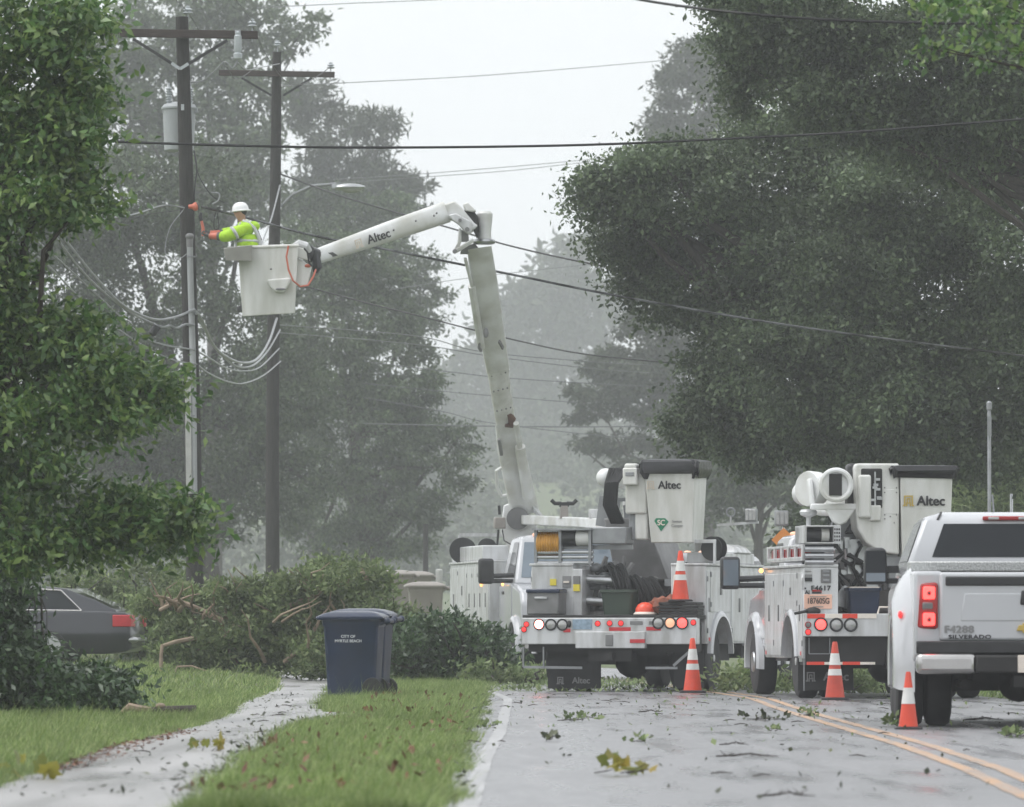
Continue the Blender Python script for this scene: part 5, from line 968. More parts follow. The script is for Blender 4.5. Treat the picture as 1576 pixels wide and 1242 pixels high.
# loads in the bed
def on(par, p): return par.matrix_basis @ Vector(p)
RM = R(-15.6)
def load(name, label, cat, p, group=None, par=mt, rz=RM): return thing(name, label, cat, (Matrix.Translation(par.location) @ Matrix.Rotation(par.rotation_euler.z, 4, 'Z')) @ Vector(p), rz, group)
G5 = 'black cable coils in the truck bed'
for lab, x, z, r_, ti, nn in [('largest coil of black cable, standing left of centre in the truck bed', -.10, 1.40, .34, .25, 7), ('second coil of black cable leaning beside the largest one', .22, 1.42, .26, .35, 5), ('coil of black cable leaning at the right in the bed', .42, 1.38, .26, .5, 5)]:
    t = load('cable_coil', lab, 'cable coil', (x, .9, 1.06), G5); g = MB()
    for k in range(nn): g.ring(((k - nn / 2) * .035, random.uniform(-.02, .02), r_ + .03 + random.uniform(-.01, .01)), (1, .5, ti), r_ - random.uniform(0, .05), .022, 26, 6, 1.05)
    g.build('cable_loops', 'rubber', t); g = MB(); g.ring((0, -.02, r_ * 2 - .02), (0, .4, 1), .06, .012, 14, 6, .6); g.build('cable_tie', 'lens', t)
t = load('plastic_tub', 'dark green plastic tub in front of the cable coils', 'tub', (-.02, .62, 1.062)); loft([rrect(-.20, .20, -.16, .16, 0, .05), rrect(-.23, .23, -.19, .19, .30, .05), rrect(-.25, .25, -.21, .21, .31, .05), rrect(-.25, .25, -.21, .21, .35, .05), rrect(-.22, .22, -.18, .18, .35, .05), rrect(-.2, .2, -.16, .16, .1, .05)]).build('tub_body', 'green_tub', t)
t = load('hard_hat', 'orange hard hat resting on the truck bed beside the green tub', 'hard hat', (.42, .30, 1.062)); g = MB(); g.lathe([(.135, .0), (.13, .05), (.10, .10), (.05, .128), (0, .135)], (0, 0, .04), n=20); g.build('shell', 'hatorange', t); g = MB(); g.lathe([(.16, 0), (.165, .012), (.13, .045)], (0, 0, .0), n=20); g.build('brim', 'plate', t)
t = load('tarp_bundle', 'crumpled brown-orange tarp bundle beside the orange hard hat', 'tarp', (.72, .32, 1.062)); sec = []
for i in range(7):
    a = i / 6; sec.append([(x * (1 + random.uniform(-.2, .2)), y * (1 + random.uniform(-.2, .2)), max(0, z + random.uniform(-.03, .05))) for x, y, z in [(-.24 + .48 * a, math.cos(tt) * .12 * math.sin(math.pi * (a * .8 + .1)), .11 + .12 * math.sin(tt) * math.sin(math.pi * (a * .8 + .1)) + .06 * a) for tt in [2 * math.pi * k / 10 for k in range(10)]]])
loft(sec).build('tarp', 'bagorange', t, smooth=False); g = MB(); g.tube([(-.1, -.14, .1), (0, -.16, .16), (.12, -.14, .2)], .012, 6); g.build('tarp_cord', 'rust', t)
t = load('board_stack', 'stack of dark boards under the cone on the truck tail', 'boards', (.96, .22, 1.062))
for k in range(4): MB().box(-.28, .27, -.16, .2, .045 * k, .045 * k + .038).build('board', 'dark', t, .004).location = (random.uniform(-.01, .01), 0, 0)
c = load('x', 'x', 'x', (.95, .20, 1.245)); loc = c.location.copy(); bpy.data.objects.remove(c)
cone('cone standing on dark boards on the tail of the middle truck', loc, .70, True)
t = load('hand_tools', 'dark pry bars and rods leaning across the truck bed right of the coils', 'tools', (.62, .8, 1.06)); g = MB()
for k in range(4): g.tube([(-.16 + .06 * k, 0, 0), (.06 + .06 * k, .05, .42 + .03 * k)], .02, 6)
g.build('rods', 'black', t); g = MB(); g.box(-.05, .22, .0, .1, .40, .5); g.build('tool_heads', 'grey', t)

# ================= right truck, seen from behind, half hidden by the pickup
rt = thing('bucket_truck', 'white bucket truck numbered F4617 behind the pickup, stowed booms, gold emblem', 'bucket truck', (4.849, 89.15, .012), R(6.0), 'white utility bucket trucks')
W = 1.22
chassis(rt, 4.6, 1.1, .46); cab(rt, 3.9, 1.0)
cl = cabinet(rt, -1, .06, 3.45, 1.64, .50, 1.1, W, .44); cr = cabinet(rt, 1, .06, 3.45, 1.64, .50, 1.1, W, .44)
MB().box(-.78, .78, .05, 3.5, 1.02, 1.06).build('bed_floor', 'rust', rt); MB().box(-.78, .78, 3.42, 3.46, 1.06, 1.6).build('bed_front', 'rust', rt)
tb = MB().box(-W, W, -.14, .055, .775, 1.06).build('tail_beam', 'white', rt, .01)
for i, (x0, x1) in enumerate(((-1.20, -.98), (-.98, -.76), (-.76, -.57), (-.57, -.33))): MB().box(x0, x1, -.148, -.13, 1.0, 1.058).build('reflector_strip', 'redorange' if i % 2 == 0 else 'reflwhite', tb)
round_lamp(tb, -1.03, -.14, .925, .075, 'red_lit'); round_lamp(tb, -.835, -.14, .92, .075, 'lens'); round_lamp(tb, -.655, -.14, .92, .075, 'lens')
for x_, z in ((-1.19, .83), (-1.19, .92)): round_lamp(tb, x_, -.14, z, .035, 'red_dim' if z < .9 else 'midgrey', 'marker_lamp', 'red_off')
g = MB(); g.box(.74, .79, -.155, -.1, .96, 1.0); g.build('marker_lamp', 'red_dim', tb)
g = MB(); g.tube([(-.30, -.05, 1.06), (-.28, -.05, 1.14), (-.13, -.05, 1.14), (-.11, -.05, 1.06)], .012, 8); g.build('grab_handle', 'plate', tb)
g = MB(); g.box(-1.2, 1.2, .0, .5, .42, .775); g.box(-.2, .2, -.1, .2, .38, .6); g.build('under_frame', 'dark', rt)
g = MB()
for a, b_ in (((-1.16, -.02, .76), (-1.16, -.02, .56)), ((-.90, -.02, .76), (-.90, -.02, .56)), ((-1.16, -.02, .56), (-.90, -.02, .56)), ((-1.23, -.06, .78), (-1.23, -.06, .1)), ((-.15, -.02, .56), (.15, -.02, .56))): g.bar(a, b_, .012, .012)
g.build('step_frame', 'grey', rt)
fb = MB().box(-1.18, -.33, -.03, -.02, .425, .458).build('reflector_bar', 'reflwhite', rt)
for x0 in (-1.19, -.74): MB().box(x0, x0 + .22, -.034, -.018, .422, .461).build('red_segment', 'redorange', fb)
f_ = MB().box(-1.22, -.52, .52, .535, .10, .50).build('mud_flap', 'rubber', rt); text('Altec', .15, (-.74, .514, .27), 'inkgrey', f_, bold=.005); cat_logo(.12, (-1.06, .514, .27), 'inkgrey', f_)
MB().box(.5, 1.2, .52, .535, .10, .50).build('mud_flap', 'rubber', rt)
g = MB(); g.lathe([(.15, 0), (.15, .22), (.10, .28)], (-1.08, .36, .46), n=16); g.build('air_tank', 'steel', rt)
# rear face of left cabinet: plate, numbers, labels
text('F4617', .085, (-1.0, .052, 1.375), 'ink', cl, bold=.003, sx=1.1, space=1.1); g = MB(); g.box(-1.205, -1.185, .052, .058, 1.365, 1.385); g.build('dot', 'ink', cl)
pl = MB().box(-1.21, -.86, .045, .057, 1.12, 1.30).build('licence_plate', 'plate_orange', cl, .004); text('18760SG', .10, (-1.035, .042, 1.215), 'ink', pl, bold=.0015, sx=.78); MB().box(-1.14, -.93, .041, .046, 1.265, 1.275).build('plate_text', 'inkgrey', pl); MB().box(-1.10, -.97, .041, .046, 1.14, 1.15).build('plate_text', 'inkgrey', pl)
lt = MB().box(-1.0, -.87, .048, .057, 1.44, 1.61).build('latch_plate', 'midgrey', cl, .01)
for z in (1.475, 1.535, 1.585): MB().box(-.975, -.895, .040, .05, z - .015, z + .015).build('latch_slot', 'grey', lt, .004)
for x0, x1, z0, z1, m in ((-1.2, -1.11, 1.52, 1.55, 'inkgrey'), (-1.2, -1.11, 1.46, 1.51, 'ink'), (-1.2, -1.12, 1.58, 1.595, 'inkgrey'), (-1.11, -.99, 1.315, 1.36, 'red_off'), (-1.11, -1.0, 1.31, 1.335, 'ink')): MB().box(x0, x1, .05 if m != 'ink' else .047, .057, z0, z1).build('sticker', m, cl)
text('AJ', .065, (-1.17, .052, 1.325), 'ink', cl, bold=.002)
g = MB(); g.tube([(-1.23, .03, 1.36), (-1.24, -.01, 1.45), (-1.24, -.01, 1.50), (-1.23, .03, 1.54)], .016, 8); g.build('grab_handle', 'white', cl)
g = MB(); g.ball((-1.11, -.02, 1.09), (.10, .07, .05)); g.tube([(-1.35, -.1, 1.06), (-1.2, -.05, 1.09), (-1.1, -.02, 1.12)], .02, 6); g.build('trailer_plug', 'dark', tb)
# cone/chock holder rail on the left cabinet, hose box above
rl = MB().box(-1.23, -.80, .08, 3.2, 1.72, 1.735).build('holder_rail', 'white', rt, .006)
g = MB(); g.box(-1.23, -1.20, .08, 3.2, 1.735, 1.77); g.box(-1.23, -1.20, .08, 3.2, 1.89, 1.92)
for i in range(6): y_ = .08 + i * .61; g.box(-1.232, -1.198, y_, y_ + .1, 1.735, 1.92)
g.build('rail_bars', 'white', rl, .006)
for i in range(5): MB().box(-1.19, -1.1, .2 + i * .61, .66 + i * .61, 1.74, 1.88).build('chock', 'red_off', rl, .02)
g = MB()
for zz in (1.70, 1.78, 1.86): g.cyl((-1.2, .06, zz), (-.84, .06, zz), .036, n=10)
g.build('tool_tubes', 'steel', rt)
g = MB(); g.box(-1.2, -.8, .1, .5, 1.93, 1.95); g.box(-1.2, -1.17, .1, .9, 1.93, 2.15); g.box(-.83, -.74, .1, .5, 1.93, 2.15); g.box(-1.2, -.74, .1, .9, 2.14, 2.16); hb = g.build('winch_box', 'white', rt, .006)
MB().box(-1.2, -.78, .5, .9, 1.93, 2.14).build('winch_back', 'white', hb); 
g = MB(); g.cyl((-1.16, .26, 2.045), (-.97, .26, 2.045), .088, n=16); g.build('winch_drum', 'black', hb); g = MB(); g.cyl((-.97, .26, 2.045), (-.87, .26, 2.045), .082, n=16); g.build('winch_rope', 'offwhite', hb)
g = MB()
for i in range(3):
    for j in range(4): g.box(-.825 + i * .028, -.808 + i * .028, .094, .102, 1.965 + j * .045, 1.99 + j * .045)
g.build('vent_slots', 'black', hb)
work_lamp(rt, -1.30, 1.4, 2.27, .16)
g = MB(); g.lathe([(.03, -.16), (.03, -.05), (.10, -.02), (.115, .02), (.09, .05), (.02, .06)], (-1.03, .9, 2.32), n=18); g.build('round_beacon', 'white', rt)
g = MB(); g.ball((-1.28, 3.4, 1.62), (.03, .03, .03)); g.build('amber_marker', 'amber', rt)
# booms
tr_ = MB().box(-.55, .35, 1.6, 2.8, 1.06, 1.9).build('turret', 'midgrey', rt, .04)
g = MB(); g.bar((-.30, 2.2, 2.45), (-.30, 4.4, 2.5), .28, .30); g.build('lower_boom', 'boomwhite', rt, .06, 3)
g = MB(); g.tube([(-.78, .75, 2.66), (-.88, 2.3, 2.60)], .155, 22); g.ball((-.88, 2.3, 2.60), .158, 18, 10); g.build('upper_boom', 'boomwhite', rt)
g = MB(); g.ring((-.75, .42, 2.67), (.12, 1, .0), .185, .035, 28, 8); g.lathe([(.17, 0), (.17, .3)], (-.75, .42, 2.67), (-.05, 1, 0), 24); eb = g.build('boom_end', 'boomwhite', rt)
MB().box(-.84, -.68, .40, .46, 2.54, 2.81).build('boom_opening', 'dark', eb); 
g = MB(); g.lathe([(.10, -.03), (.215, -.03), (.225, 0), (.215, .16), (.14, .18)], (-1.04, .80, 2.63), (1, .75, 0), 26); g.build('boom_collar', 'boomwhite', rt)
g = MB(); g.bar((-1.05, .6, 2.40), (-.42, .6, 2.40), .12, .08); g.bar((-1.02, .6, 2.42), (-1.05, .7, 2.75), .06, .08); g.prism([(-.9, 2.42), (-.45, 2.42), (-.6, 2.2), (-.7, 2.16), (-.78, 2.22)], 'y', .55, .62); g.build('boom_cradle', 'boomwhite', rt, .02)
g = MB(); g.lathe([(.0, 0), (.26, .01), (.27, .04), (0, .05)], (-.45, 1.1, 2.12), (0, 1, 0), 26); g.build('rest_shield', 'grey', rt)
g = MB(); g.tube([(-.53, 1.08, 2.08), (-.46, 1.08, 2.20), (-.39, 1.08, 2.08), (-.53, 1.08, 2.08)], .018, 6); g.build('shield_triangle', 'dark', rt)
g = MB()
for k in range(16):
    x_ = random.uniform(-.72, -.3); z_ = random.uniform(1.1, 2.0); g.tube([(x_, .8, z_), (x_ + random.uniform(-.1, .2), .75, z_ - random.uniform(0, .15)), (x_ + random.uniform(-.1, .3), .9, z_ - random.uniform(.1, .4))], random.uniform(.012, .03), 6)
g.build('hydraulic_hoses', 'rubber', rt)
g = MB()
for k in range(9): x_, z_ = random.uniform(-.72, -.3), random.uniform(1.12, 1.95); g.box(x_, x_ + random.uniform(.05, .16), .85, 1.1, z_, z_ + random.uniform(.04, .12))
g.prism([(-.74, 1.28), (-.60, 1.42), (-.45, 1.36), (-.40, 1.22), (-.58, 1.12), (-.74, 1.16)], 'y', .70, .76); g.build('valve_block', 'steel', rt, .01)
MB().box(-.55, .5, .85, 1.05, 1.55, 2.0).build('boom_rest', 'steel', rt, .01); MB().box(-.1, .2, .78, .9, 1.35, 1.75).build('pump_box', 'midgrey', rt, .01)
# bucket with liner bracket
bk = open_box([(.10, .50, 1.72), (.70, .50, 1.72), (.70, 1.15, 1.72), (.10, 1.15, 1.72)], [(.07, .48, 2.88), (.74, .48, 2.88), (.74, 1.2, 2.88), (.07, 1.2, 2.88)]).build('bucket', 'offwhite', rt, .035, 4)
bucket_cover(bk, -.02, .78, .46, 1.22, 2.80, 2.915, .04)
text('Altec', .17, (.46, .474, 2.47), 'ink', bk, bold=.006, sx=.98); cat_logo(.135, (.175, .474, 2.475), 'inkgold', bk)
g = MB(); g.prism([(-.50, 2.90), (-.47, 2.945), (.065, 2.945), (.065, 1.80), (-.18, 1.83), (-.36, 1.95), (-.46, 2.12), (-.48, 2.3)], 'y', .52, 1.1); sh = g.build('bucket_bracket', 'offwhite', rt, .05, 4)
MB().box(-.42, -.15, .50, .55, 2.38, 2.88).build('bracket_recess', 'dark', sh, .02); MB().box(-.46, -.30, .44, .60, 2.26, 2.80).build('control_box', 'offwhite', sh, .03, 3); MB().box(-.32, -.17, .47, .58, 2.22, 2.42).build('control_box', 'offwhite', sh, .02)
g = MB()
for k in range(7): x_, z_ = random.uniform(-.30, -.2), random.uniform(2.45, 2.8); g.box(x_, x_ + .06, .47, .52, z_, z_ + .03)
g.box(-.255, -.235, .49, .525, 2.42, 2.84); g.build('control_levers', 'steel', sh)
g = MB()
for x_, z_ in [(-.12, 2.64), (.03, 2.64), (-.12, 2.58), (.03, 2.58), (-.12, 2.30), (.03, 2.30), (-.12, 2.25), (-.05, 2.28), (.0, 2.2)]: g.ball((x_, .515, z_), .009, 8, 5)
g.build('rivets', 'midgrey', sh); MB().box(-.14, .062, .516, .53, 2.31, 2.62).build('cover_plate', 'offwhite', sh, .004)
g = MB(); g.box(-.56, -.42, .7, 1.0, 2.35, 2.95); g.build('pivot_sleeve', 'black', sh, .06, 3)
g = MB(); g.box(-.1, .45, .62, 1.0, 1.60, 1.78); g.box(-.05, .40, .66, .98, 1.38, 1.62); g.build('bucket_pivot', 'grey', rt, .01)
t = load('plastic_bin', 'dark navy bin standing in the bed of the right truck', 'bin', (-.42, .4, 1.062), None, rt, R(6)); loft([rrect(-.18, .18, -.14, .14, 0, .03), rrect(-.2, .2, -.16, .16, .28, .03), rrect(-.215, .215, -.175, .175, .285, .03), rrect(-.215, .215, -.175, .175, .32, .03)]).build('bin_body', 'navy', t); MB().box(-.19, .19, -.15, .15, .32, .335).build('bin_lid', 'plate', t)

# ================= left truck, facing the camera, boom raised
RA = 187.9
at_ = thing('bucket_truck', 'white bucket truck facing the camera at the left, its long boom raised over the road', 'bucket truck', (.138, 127.3, .012), R(RA), 'white utility bucket trucks')
chassis(at_, 5.6, 1.7, .47); cab(at_, 5.3, 1.16, 2.75, 1.1)
W = 1.25; cr = cabinet(at_, 1, .05, 5.15, 2.0, .70, 1.7, W, .5); cl = cabinet(at_, -1, .05, 5.15, 2.0, .70, 1.7, W, .5)
MB().box(-.75, .75, .05, 5.1, 1.0, 1.06).build('bed_floor', 'midgrey', at_)
MB().box(.78, 1.24, .15, 4.2, 2.036, 2.30).build('top_box', 'white', at_, .02)
MB().box(-1.24, -.78, .15, 4.2, 2.036, 2.30).build('top_box', 'white', at_, .02)
g = MB(); g.bar((1.2, .9, 2.3), (1.2, .9, 2.52), .05, .06); g.bar((1.2, .9, 2.52), (-.1, .9, 2.52), .05, .06); g.bar((-.1, .9, 2.3), (-.1, .9, 2.52), .04, .05); rk = g.build('reel_stand', 'white', at_)
reel(rk, (1.18, 1.2, 2.24), (.3, 1, 0), .23, .15); reel(rk, (.72, 1.0, 2.3), (.3, 1, 0), .16, .12)
MB().box(1.25, 1.30, 4.4, 4.52, 1.66, 1.95).build('red_extinguisher', 'red', at_, .03)
for y_, x_ in ((4.3, 1.27), (6.2, 1.16)): g = MB(); g.ball((x_, y_, 1.62), (.02, .08, .035)); g.build('amber_marker', 'amber', at_)
INV = (Matrix.Translation(at_.location) @ Matrix.Rotation(R(RA), 4, 'Z')).inverted()
Q = lambda px, py, D: INV @ at(px, py, D)
sx_ = FPX / 126.0
# turret and boom rest beam
g = MB(); g.lathe([(.40, 1.05), (.40, 1.7), (.5, 1.74), (.5, 1.85)], INV @ Vector((at(812, 900, 126.3).x, 126.3, 0)), n=22); g.build('pedestal', 'boomwhite', at_)
g = MB()
for dy in (-.28, .28):
    pp = [Q(770, 820, 126.3 + dy), Q(775, 778, 126.3 + dy), Q(790, 772, 126.3 + dy), Q(828, 800, 126.3 + dy), Q(826, 815, 126.3 + dy), Q(812, 880, 126.3 + dy), Q(800, 880, 126.3 + dy)]
    qq = [p + (INV.to_3x3() @ Vector((0, .06, 0))) for p in pp]; n = len(pp); g.add(pp + qq, [tuple(range(n)), tuple(range(n, 2 * n))[::-1]] + [(i, (i + 1) % n, n + (i + 1) % n, n + i) for i in range(n)])
g.build('turret', 'boomwhite', at_, .02)
g = MB(); g.cyl(Q(797, 798, 125.95), Q(797, 798, 125.85), .2, n=20); g.build('turret_pin', 'midgrey', at_)
g = MB(); g.bar(Q(806, 800, 126.0), Q(938, 806, 120.6), .16, .17); g.build('outrigger_beam', 'boomwhite', at_, .02)
g = MB(); g.box(-.07, .07, -.06, .06, 0, .22, .01); yk = g.build('boom_yoke', 'tan', at_); yk.location = Q(868, 798, 123.3)
g = MB(); g.tube([(-.22, 0, .32), (-.16, 0, .26), (-.05, 0, .26)], .035, 8); g.tube([(.22, 0, .32), (.16, 0, .26), (.05, 0, .26)], .035, 8); g.box(-.08, .08, -.05, .05, .2, .28); h = g.build('yoke_hook', 'black', yk)
MB().box(-.08, .08, -.1, .1, 0, .16).build('cap_block', 'white', at_, .02).location = Q(914, 798, 121.5)
g = MB(); g.bar(Q(830, 793, 126), Q(812, 772, 126), .1, .05); g.bar(Q(812, 770, 126.2), Q(842, 806, 125.4), .06, .06); g.build('turret_brace', 'white', at_)
cs = Q(769, 805, 125.6); co = MB().box(-.10, .10, -.08, .08, -.1, .1).build('control_station', 'tan', at_, .02); co.location = cs
g = MB(); g.tube([Q(769, 792, 125.6), Q(768, 778, 125.6)], .025, 8); g.tube([Q(767, 815, 125.6), Q(765, 842, 125.6)], .02, 8); g.tube([Q(773, 815, 125.6), Q(776, 832, 125.5), Q(790, 840, 125.4)], .012, 6); g.build('control_cable', 'black', at_)
# the boom leans towards the camera as it rises
Q0, at0 = Q, at
def at(px, py, D): return at0(px, py, D - 2.0 * max(0.0, min(1.0, (700 - py) / 320.0)))
Q = lambda px, py, D: INV @ at(px, py, D)
# lower boom
def sec_box(pts, widths, deps): # boom as a tapering rounded box along pts
    sec = []
    for (px, py, D), w_, d_ in zip(pts, widths, deps):
        c = at(px, py, D); s = FPX / D; ring_ = []
        dx = (pts[-1][0] - pts[0][0]); dz = -(pts[-1][1] - pts[0][1]); L_ = math.hypot(dx, dz); nx_, nz_ = dz / L_, -dx / L_
        for i in range(16):
            a = 2 * math.pi * i / 16; ca, sa = math.cos(a), math.sin(a); e = .62
            u_ = math.copysign(abs(ca) ** e, ca) * w_ / s / 2; v_ = math.copysign(abs(sa) ** e, sa) * d_ / 2
            ring_.append(INV @ Vector((c.x + nx_ * u_, c.y + v_, c.z + nz_ * u_)))
        sec.append(ring_)
    return loft(sec)
sec_box([(809, 792, 126.2), (786, 690, 125.4), (779, 652, 125.2)], [44, 42, 34], [.42, .40, .34]).build('lower_boom', 'boomwhite', at_)
sec_box([(779, 655, 125.2), (766, 570, 124.7), (765, 562, 124.7)], [30, 33, 33], [.33, .33, .33]).build('lower_boom_insert', 'offwhite', at_)
sec_box([(767, 572, 124.7), (745, 440, 123.8), (738, 382, 123.4)], [36, 43, 37], [.40, .42, .36]).build('lower_boom_head', 'boomwhite', at_)
g = MB(); 
for py, px in ((600, 770), (630, 775), (576, 767), (540, 762)):
    for dx in (-10, -3, 4, 11): g.ball(Q(px + dx, py - dx * .25, 124.8 - .2), .018, 6, 4)
g.build('boom_rivets', 'midgrey', at_)
g = MB(); q0 = Q(789, 700, 125.2); g.tube([Q(782, 652, 125.0), Q(788, 690, 125.3)], .05, 10); g.tube([Q(788, 688, 125.3), Q(800, 765, 125.9)], .095, 12); g.build('lift_cylinder', 'boomwhite', at_).location = INV.to_3x3() @ Vector((.14, -.25, 0))
g = MB(); g.tube([Q(772, 720, 125.0), Q(764, 724, 125.0), Q(765, 750, 125.2), Q(772, 764, 125.3), Q(779, 762, 125.4)], .03, 8); g.build('hose_loop', 'boomwhite', at_)
g = MB(); g.bar(Q(768, 676, 125.0), Q(772, 700, 125.1), .05, .05); g.build('boom_plate', 'midgrey', at_)
g = MB(); g.tube([Q(783, 636, 125.0), Q(788, 645, 125.0), Q(786, 655, 125.0), Q(778, 655, 124.95)], [.05, .07, .06, .03], 8); g.build('valve_cluster', 'rust', at_)
g = MB(); g.ball(Q(748, 512, 123.78), (.05, .03, .09)); g.build('paint_chip', 'midgrey', at_)
g = MB(); g.tube([Q(739, 525, 124.0), Q(737, 535, 124.0), Q(741, 541, 124.0)], .025, 6); g.build('hose_elbow', 'midgrey', at_)
g = MB(); g.bar(Q(768, 525, 123.75), Q(774, 536, 123.85), .03, .06); g.build('clamp_plate', 'midgrey', at_)
g = MB(); g.tube([Q(716, 398, 123.3), Q(727, 443, 123.6)], .03, 10); g.tube([Q(726, 440, 123.6), Q(741, 535, 124.1)], .065, 10); g.build('compensator_cylinder', 'boomwhite', at_)
# elbow
def plate(poly, D, th_, name, m, bev=.02):
    fr = [Q(x, y, D) for x, y in poly]; bk_ = [p + (INV.to_3x3() @ Vector((0, th_, 0))) for p in fr]; n = len(fr)
    g_ = MB(); g_.add(fr + bk_, [tuple(range(n)), tuple(range(n, 2 * n))[::-1]] + [(i, (i + 1) % n, n + (i + 1) % n, n + i) for i in range(n)]); return g_.build(name, m, at_, bev, 2)
plate([(682, 315), (699, 309), (708, 316), (730, 343), (736, 347), (726, 356), (712, 345), (700, 338), (685, 336)], 122.9, .55, 'elbow_arm', 'boomwhite', .03)
plate([(690, 331), (701, 328), (725, 340), (728, 345), (726, 358), (722, 361), (716, 358), (706, 346), (697, 340)], 122.7, .12, 'elbow_link', 'white')
plate([(706, 350), (710, 352), (710, 372), (705, 385), (699, 388), (698, 384), (704, 374)], 122.8, .15, 'elbow_link', 'boomwhite')
plate([(700, 384), (712, 376), (728, 366), (731, 371), (716, 381), (703, 389)], 122.75, .15, 'elbow_link', 'boomwhite')
plate([(710, 353), (721, 361), (722, 372), (709, 372)], 123.1, .1, 'elbow_web', 'midgrey', .0)
plate([(714, 321), (730, 326), (736, 333), (738, 356), (734, 366), (728, 352), (722, 340)], 123.0, .5, 'elbow_housing', 'dark', .02)
plate([(712, 314), (720, 311), (733, 324), (728, 326), (716, 324)], 122.85, .5, 'elbow_cap', 'offwhite', .02)
plate([(711, 381), (731, 374), (738, 384), (723, 390), (708, 390)], 123.3, .3, 'elbow_base', 'midgrey', .01)
loft([[INV @ (at(746, y, 123.4) + Vector((math.cos(R(a)) * w_ / 2 / 89, math.sin(R(a)) * w_ / 2 / 89, 0))) for a in range(0, 360, 22)] for y, w_ in ((325, 18), (329, 24), (340, 23), (352, 20), (362, 19), (370, 22), (376, 24))]).build('elbow_sleeve', 'boomwhite', at_)
g = MB(); g.ring(Q(745, 372, 123.4), (0, 0, 1), .15, .045, 22, 8); g.build('clamp_ring', 'steel', at_); g = MB(); g.cyl(Q(719, 353, 122.6), Q(719, 353, 122.7), .04); g.cyl(Q(708, 339, 122.6), Q(708, 339, 122.7), .03); g.cyl(Q(700, 387, 122.6), Q(700, 387, 123), .04); g.build('pivot_pin', 'midgrey', at_)
# upper boom, lettered
ub = [(688, 326, 123.0), (600, 356, 122.35), (484, 396, 121.7)]
sec_box(ub, [33, 31, 23], [.38, .34, .27]).build('upper_boom', 'boomwhite', at_)
ang = math.atan2(68, 204)
def put(o, Wm): o.parent = at_; o.matrix_basis = INV @ Wm; return o
tilt = math.radians(27); nrm = Vector((math.sin(tilt), -math.cos(tilt), 0))
def boom_mark(px, d):
    t_ = (688 - px) / 204.0; return at(px, 326 + 70 * t_, 123.0 - 1.3 * t_) + nrm * d
o = text('Altec', .21, (0, 0, 0), 'ink', at_, bold=.005, sx=1.0); put(o, Matrix.Translation(boom_mark(573, .25)) @ Matrix.Rotation(tilt, 4, 'Z') @ Matrix.Rotation(-ang, 4, 'Y') @ Matrix.Rotation(math.pi / 2, 4, 'X'))
o = cat_logo(.15, (0, 0, 0), 'inkpale', at_); put(o, Matrix.Translation(boom_mark(543, .23)) @ Matrix.Rotation(tilt, 4, 'Z') @ Matrix.Rotation(-ang, 4, 'Y'))
g = MB()
for px, py in ((606, 354), (640, 340), (560, 380), (530, 370), (508, 380), (672, 328), (668, 332)): g.ball(Q(px, py, 122.2), (.02, .03, .02), 6, 4)
g.build('boom_rivets', 'midgrey', at_)
plate([(505, 389), (512, 388), (520, 393), (508, 397)], 121.7, .03, 'scuff_patch', 'midgrey', .0)
at = at0; Q = Q0
# bucket held at the pole
f9 = FPX / 119.0
bb = at(0, 0, 119); d8 = Vector((0, .75, 0))
outer_b = [at(373, 487, 119.1), at(454, 482, 118.9), at(452, 482, 119.6) , at(380, 486, 119.75)]
outer_t = [at(366, 381, 119.05), at(459, 378, 118.85), at(459, 379, 119.65), at(372, 380, 119.85)]
bk = open_box([INV @ p for p in outer_b], [INV @ p for p in outer_t], .03).build('bucket', 'offwhite', at_, .04, 3)
rim_ = [INV @ (p + Vector((0, 0, .0))) for p in outer_t]; g = MB(); g.tube(rim_ + [rim_[0]], .028, 8); g.build('bucket_rim', 'offwhite', bk)
stp = [(411, 430), (447, 427), (446, 436), (437, 450), (424, 450), (415, 442)]
g = MB(); fr = [Q(x, y, 118.78) for x, y in stp]; bk2 = [p + (INV.to_3x3() @ Vector((0, .2, 0))) for p in fr]; n = len(fr); g.add(fr + bk2, [tuple(range(n)), tuple(range(n, 2 * n))[::-1]] + [(i, (i + 1) % n, n + (i + 1) % n, n + i) for i in range(n)]); g.build('bucket_step', 'offwhite', bk, .03, 3)
g = MB(); g.ball(Q(432, 445, 118.77), (.09, .02, .02)); g.ball(Q(417, 414, 118.83), (.02, .02, .015)); g.build('step_recess', 'midgrey', bk)
ty = open_box([Q(347, 401, 118.7), Q(388, 402, 118.6), Q(388, 400, 119.1), Q(350, 400, 119.2)], [Q(344, 382, 118.65), Q(388, 377, 118.55), Q(388, 377, 119.15), Q(344, 381, 119.25)], .02).build('tool_tray', 'beige_box', bk, .02)
g = MB(); g.hexa([Q(456, 396, 118.95), Q(478, 402, 118.95), Q(478, 402, 119.5), Q(456, 396, 119.5), Q(456, 379, 118.95), Q(470, 383, 118.95), Q(470, 383, 119.5), Q(456, 379, 119.5)]); g.hexa([Q(455, 440, 119.0), Q(474, 440, 119.0), Q(474, 440, 119.4), Q(455, 440, 119.4), Q(457, 396, 119.0), Q(480, 410, 119.0), Q(480, 410, 119.4), Q(457, 396, 119.4)]); g.build('bucket_bracket', 'offwhite', bk, .02)
g = MB(); g.tube([Q(452, 379, 119.2), Q(460, 375, 119.2), Q(470, 378, 119.2), Q(476, 386, 119.3)], [.05, .07, .07, .05], 10); g.build('bracket_cover', 'white', bk)
g = MB(); g.tube([Q(476, 390, 119.4), Q(486, 394, 119.5)], .13, 14); g.tube([Q(486, 388, 119.4), Q(488, 412, 119.4), Q(485, 420, 119.4)], [.06, .09, .04], 10); g.build('boom_tip_hoses', 'vinyl', at_)
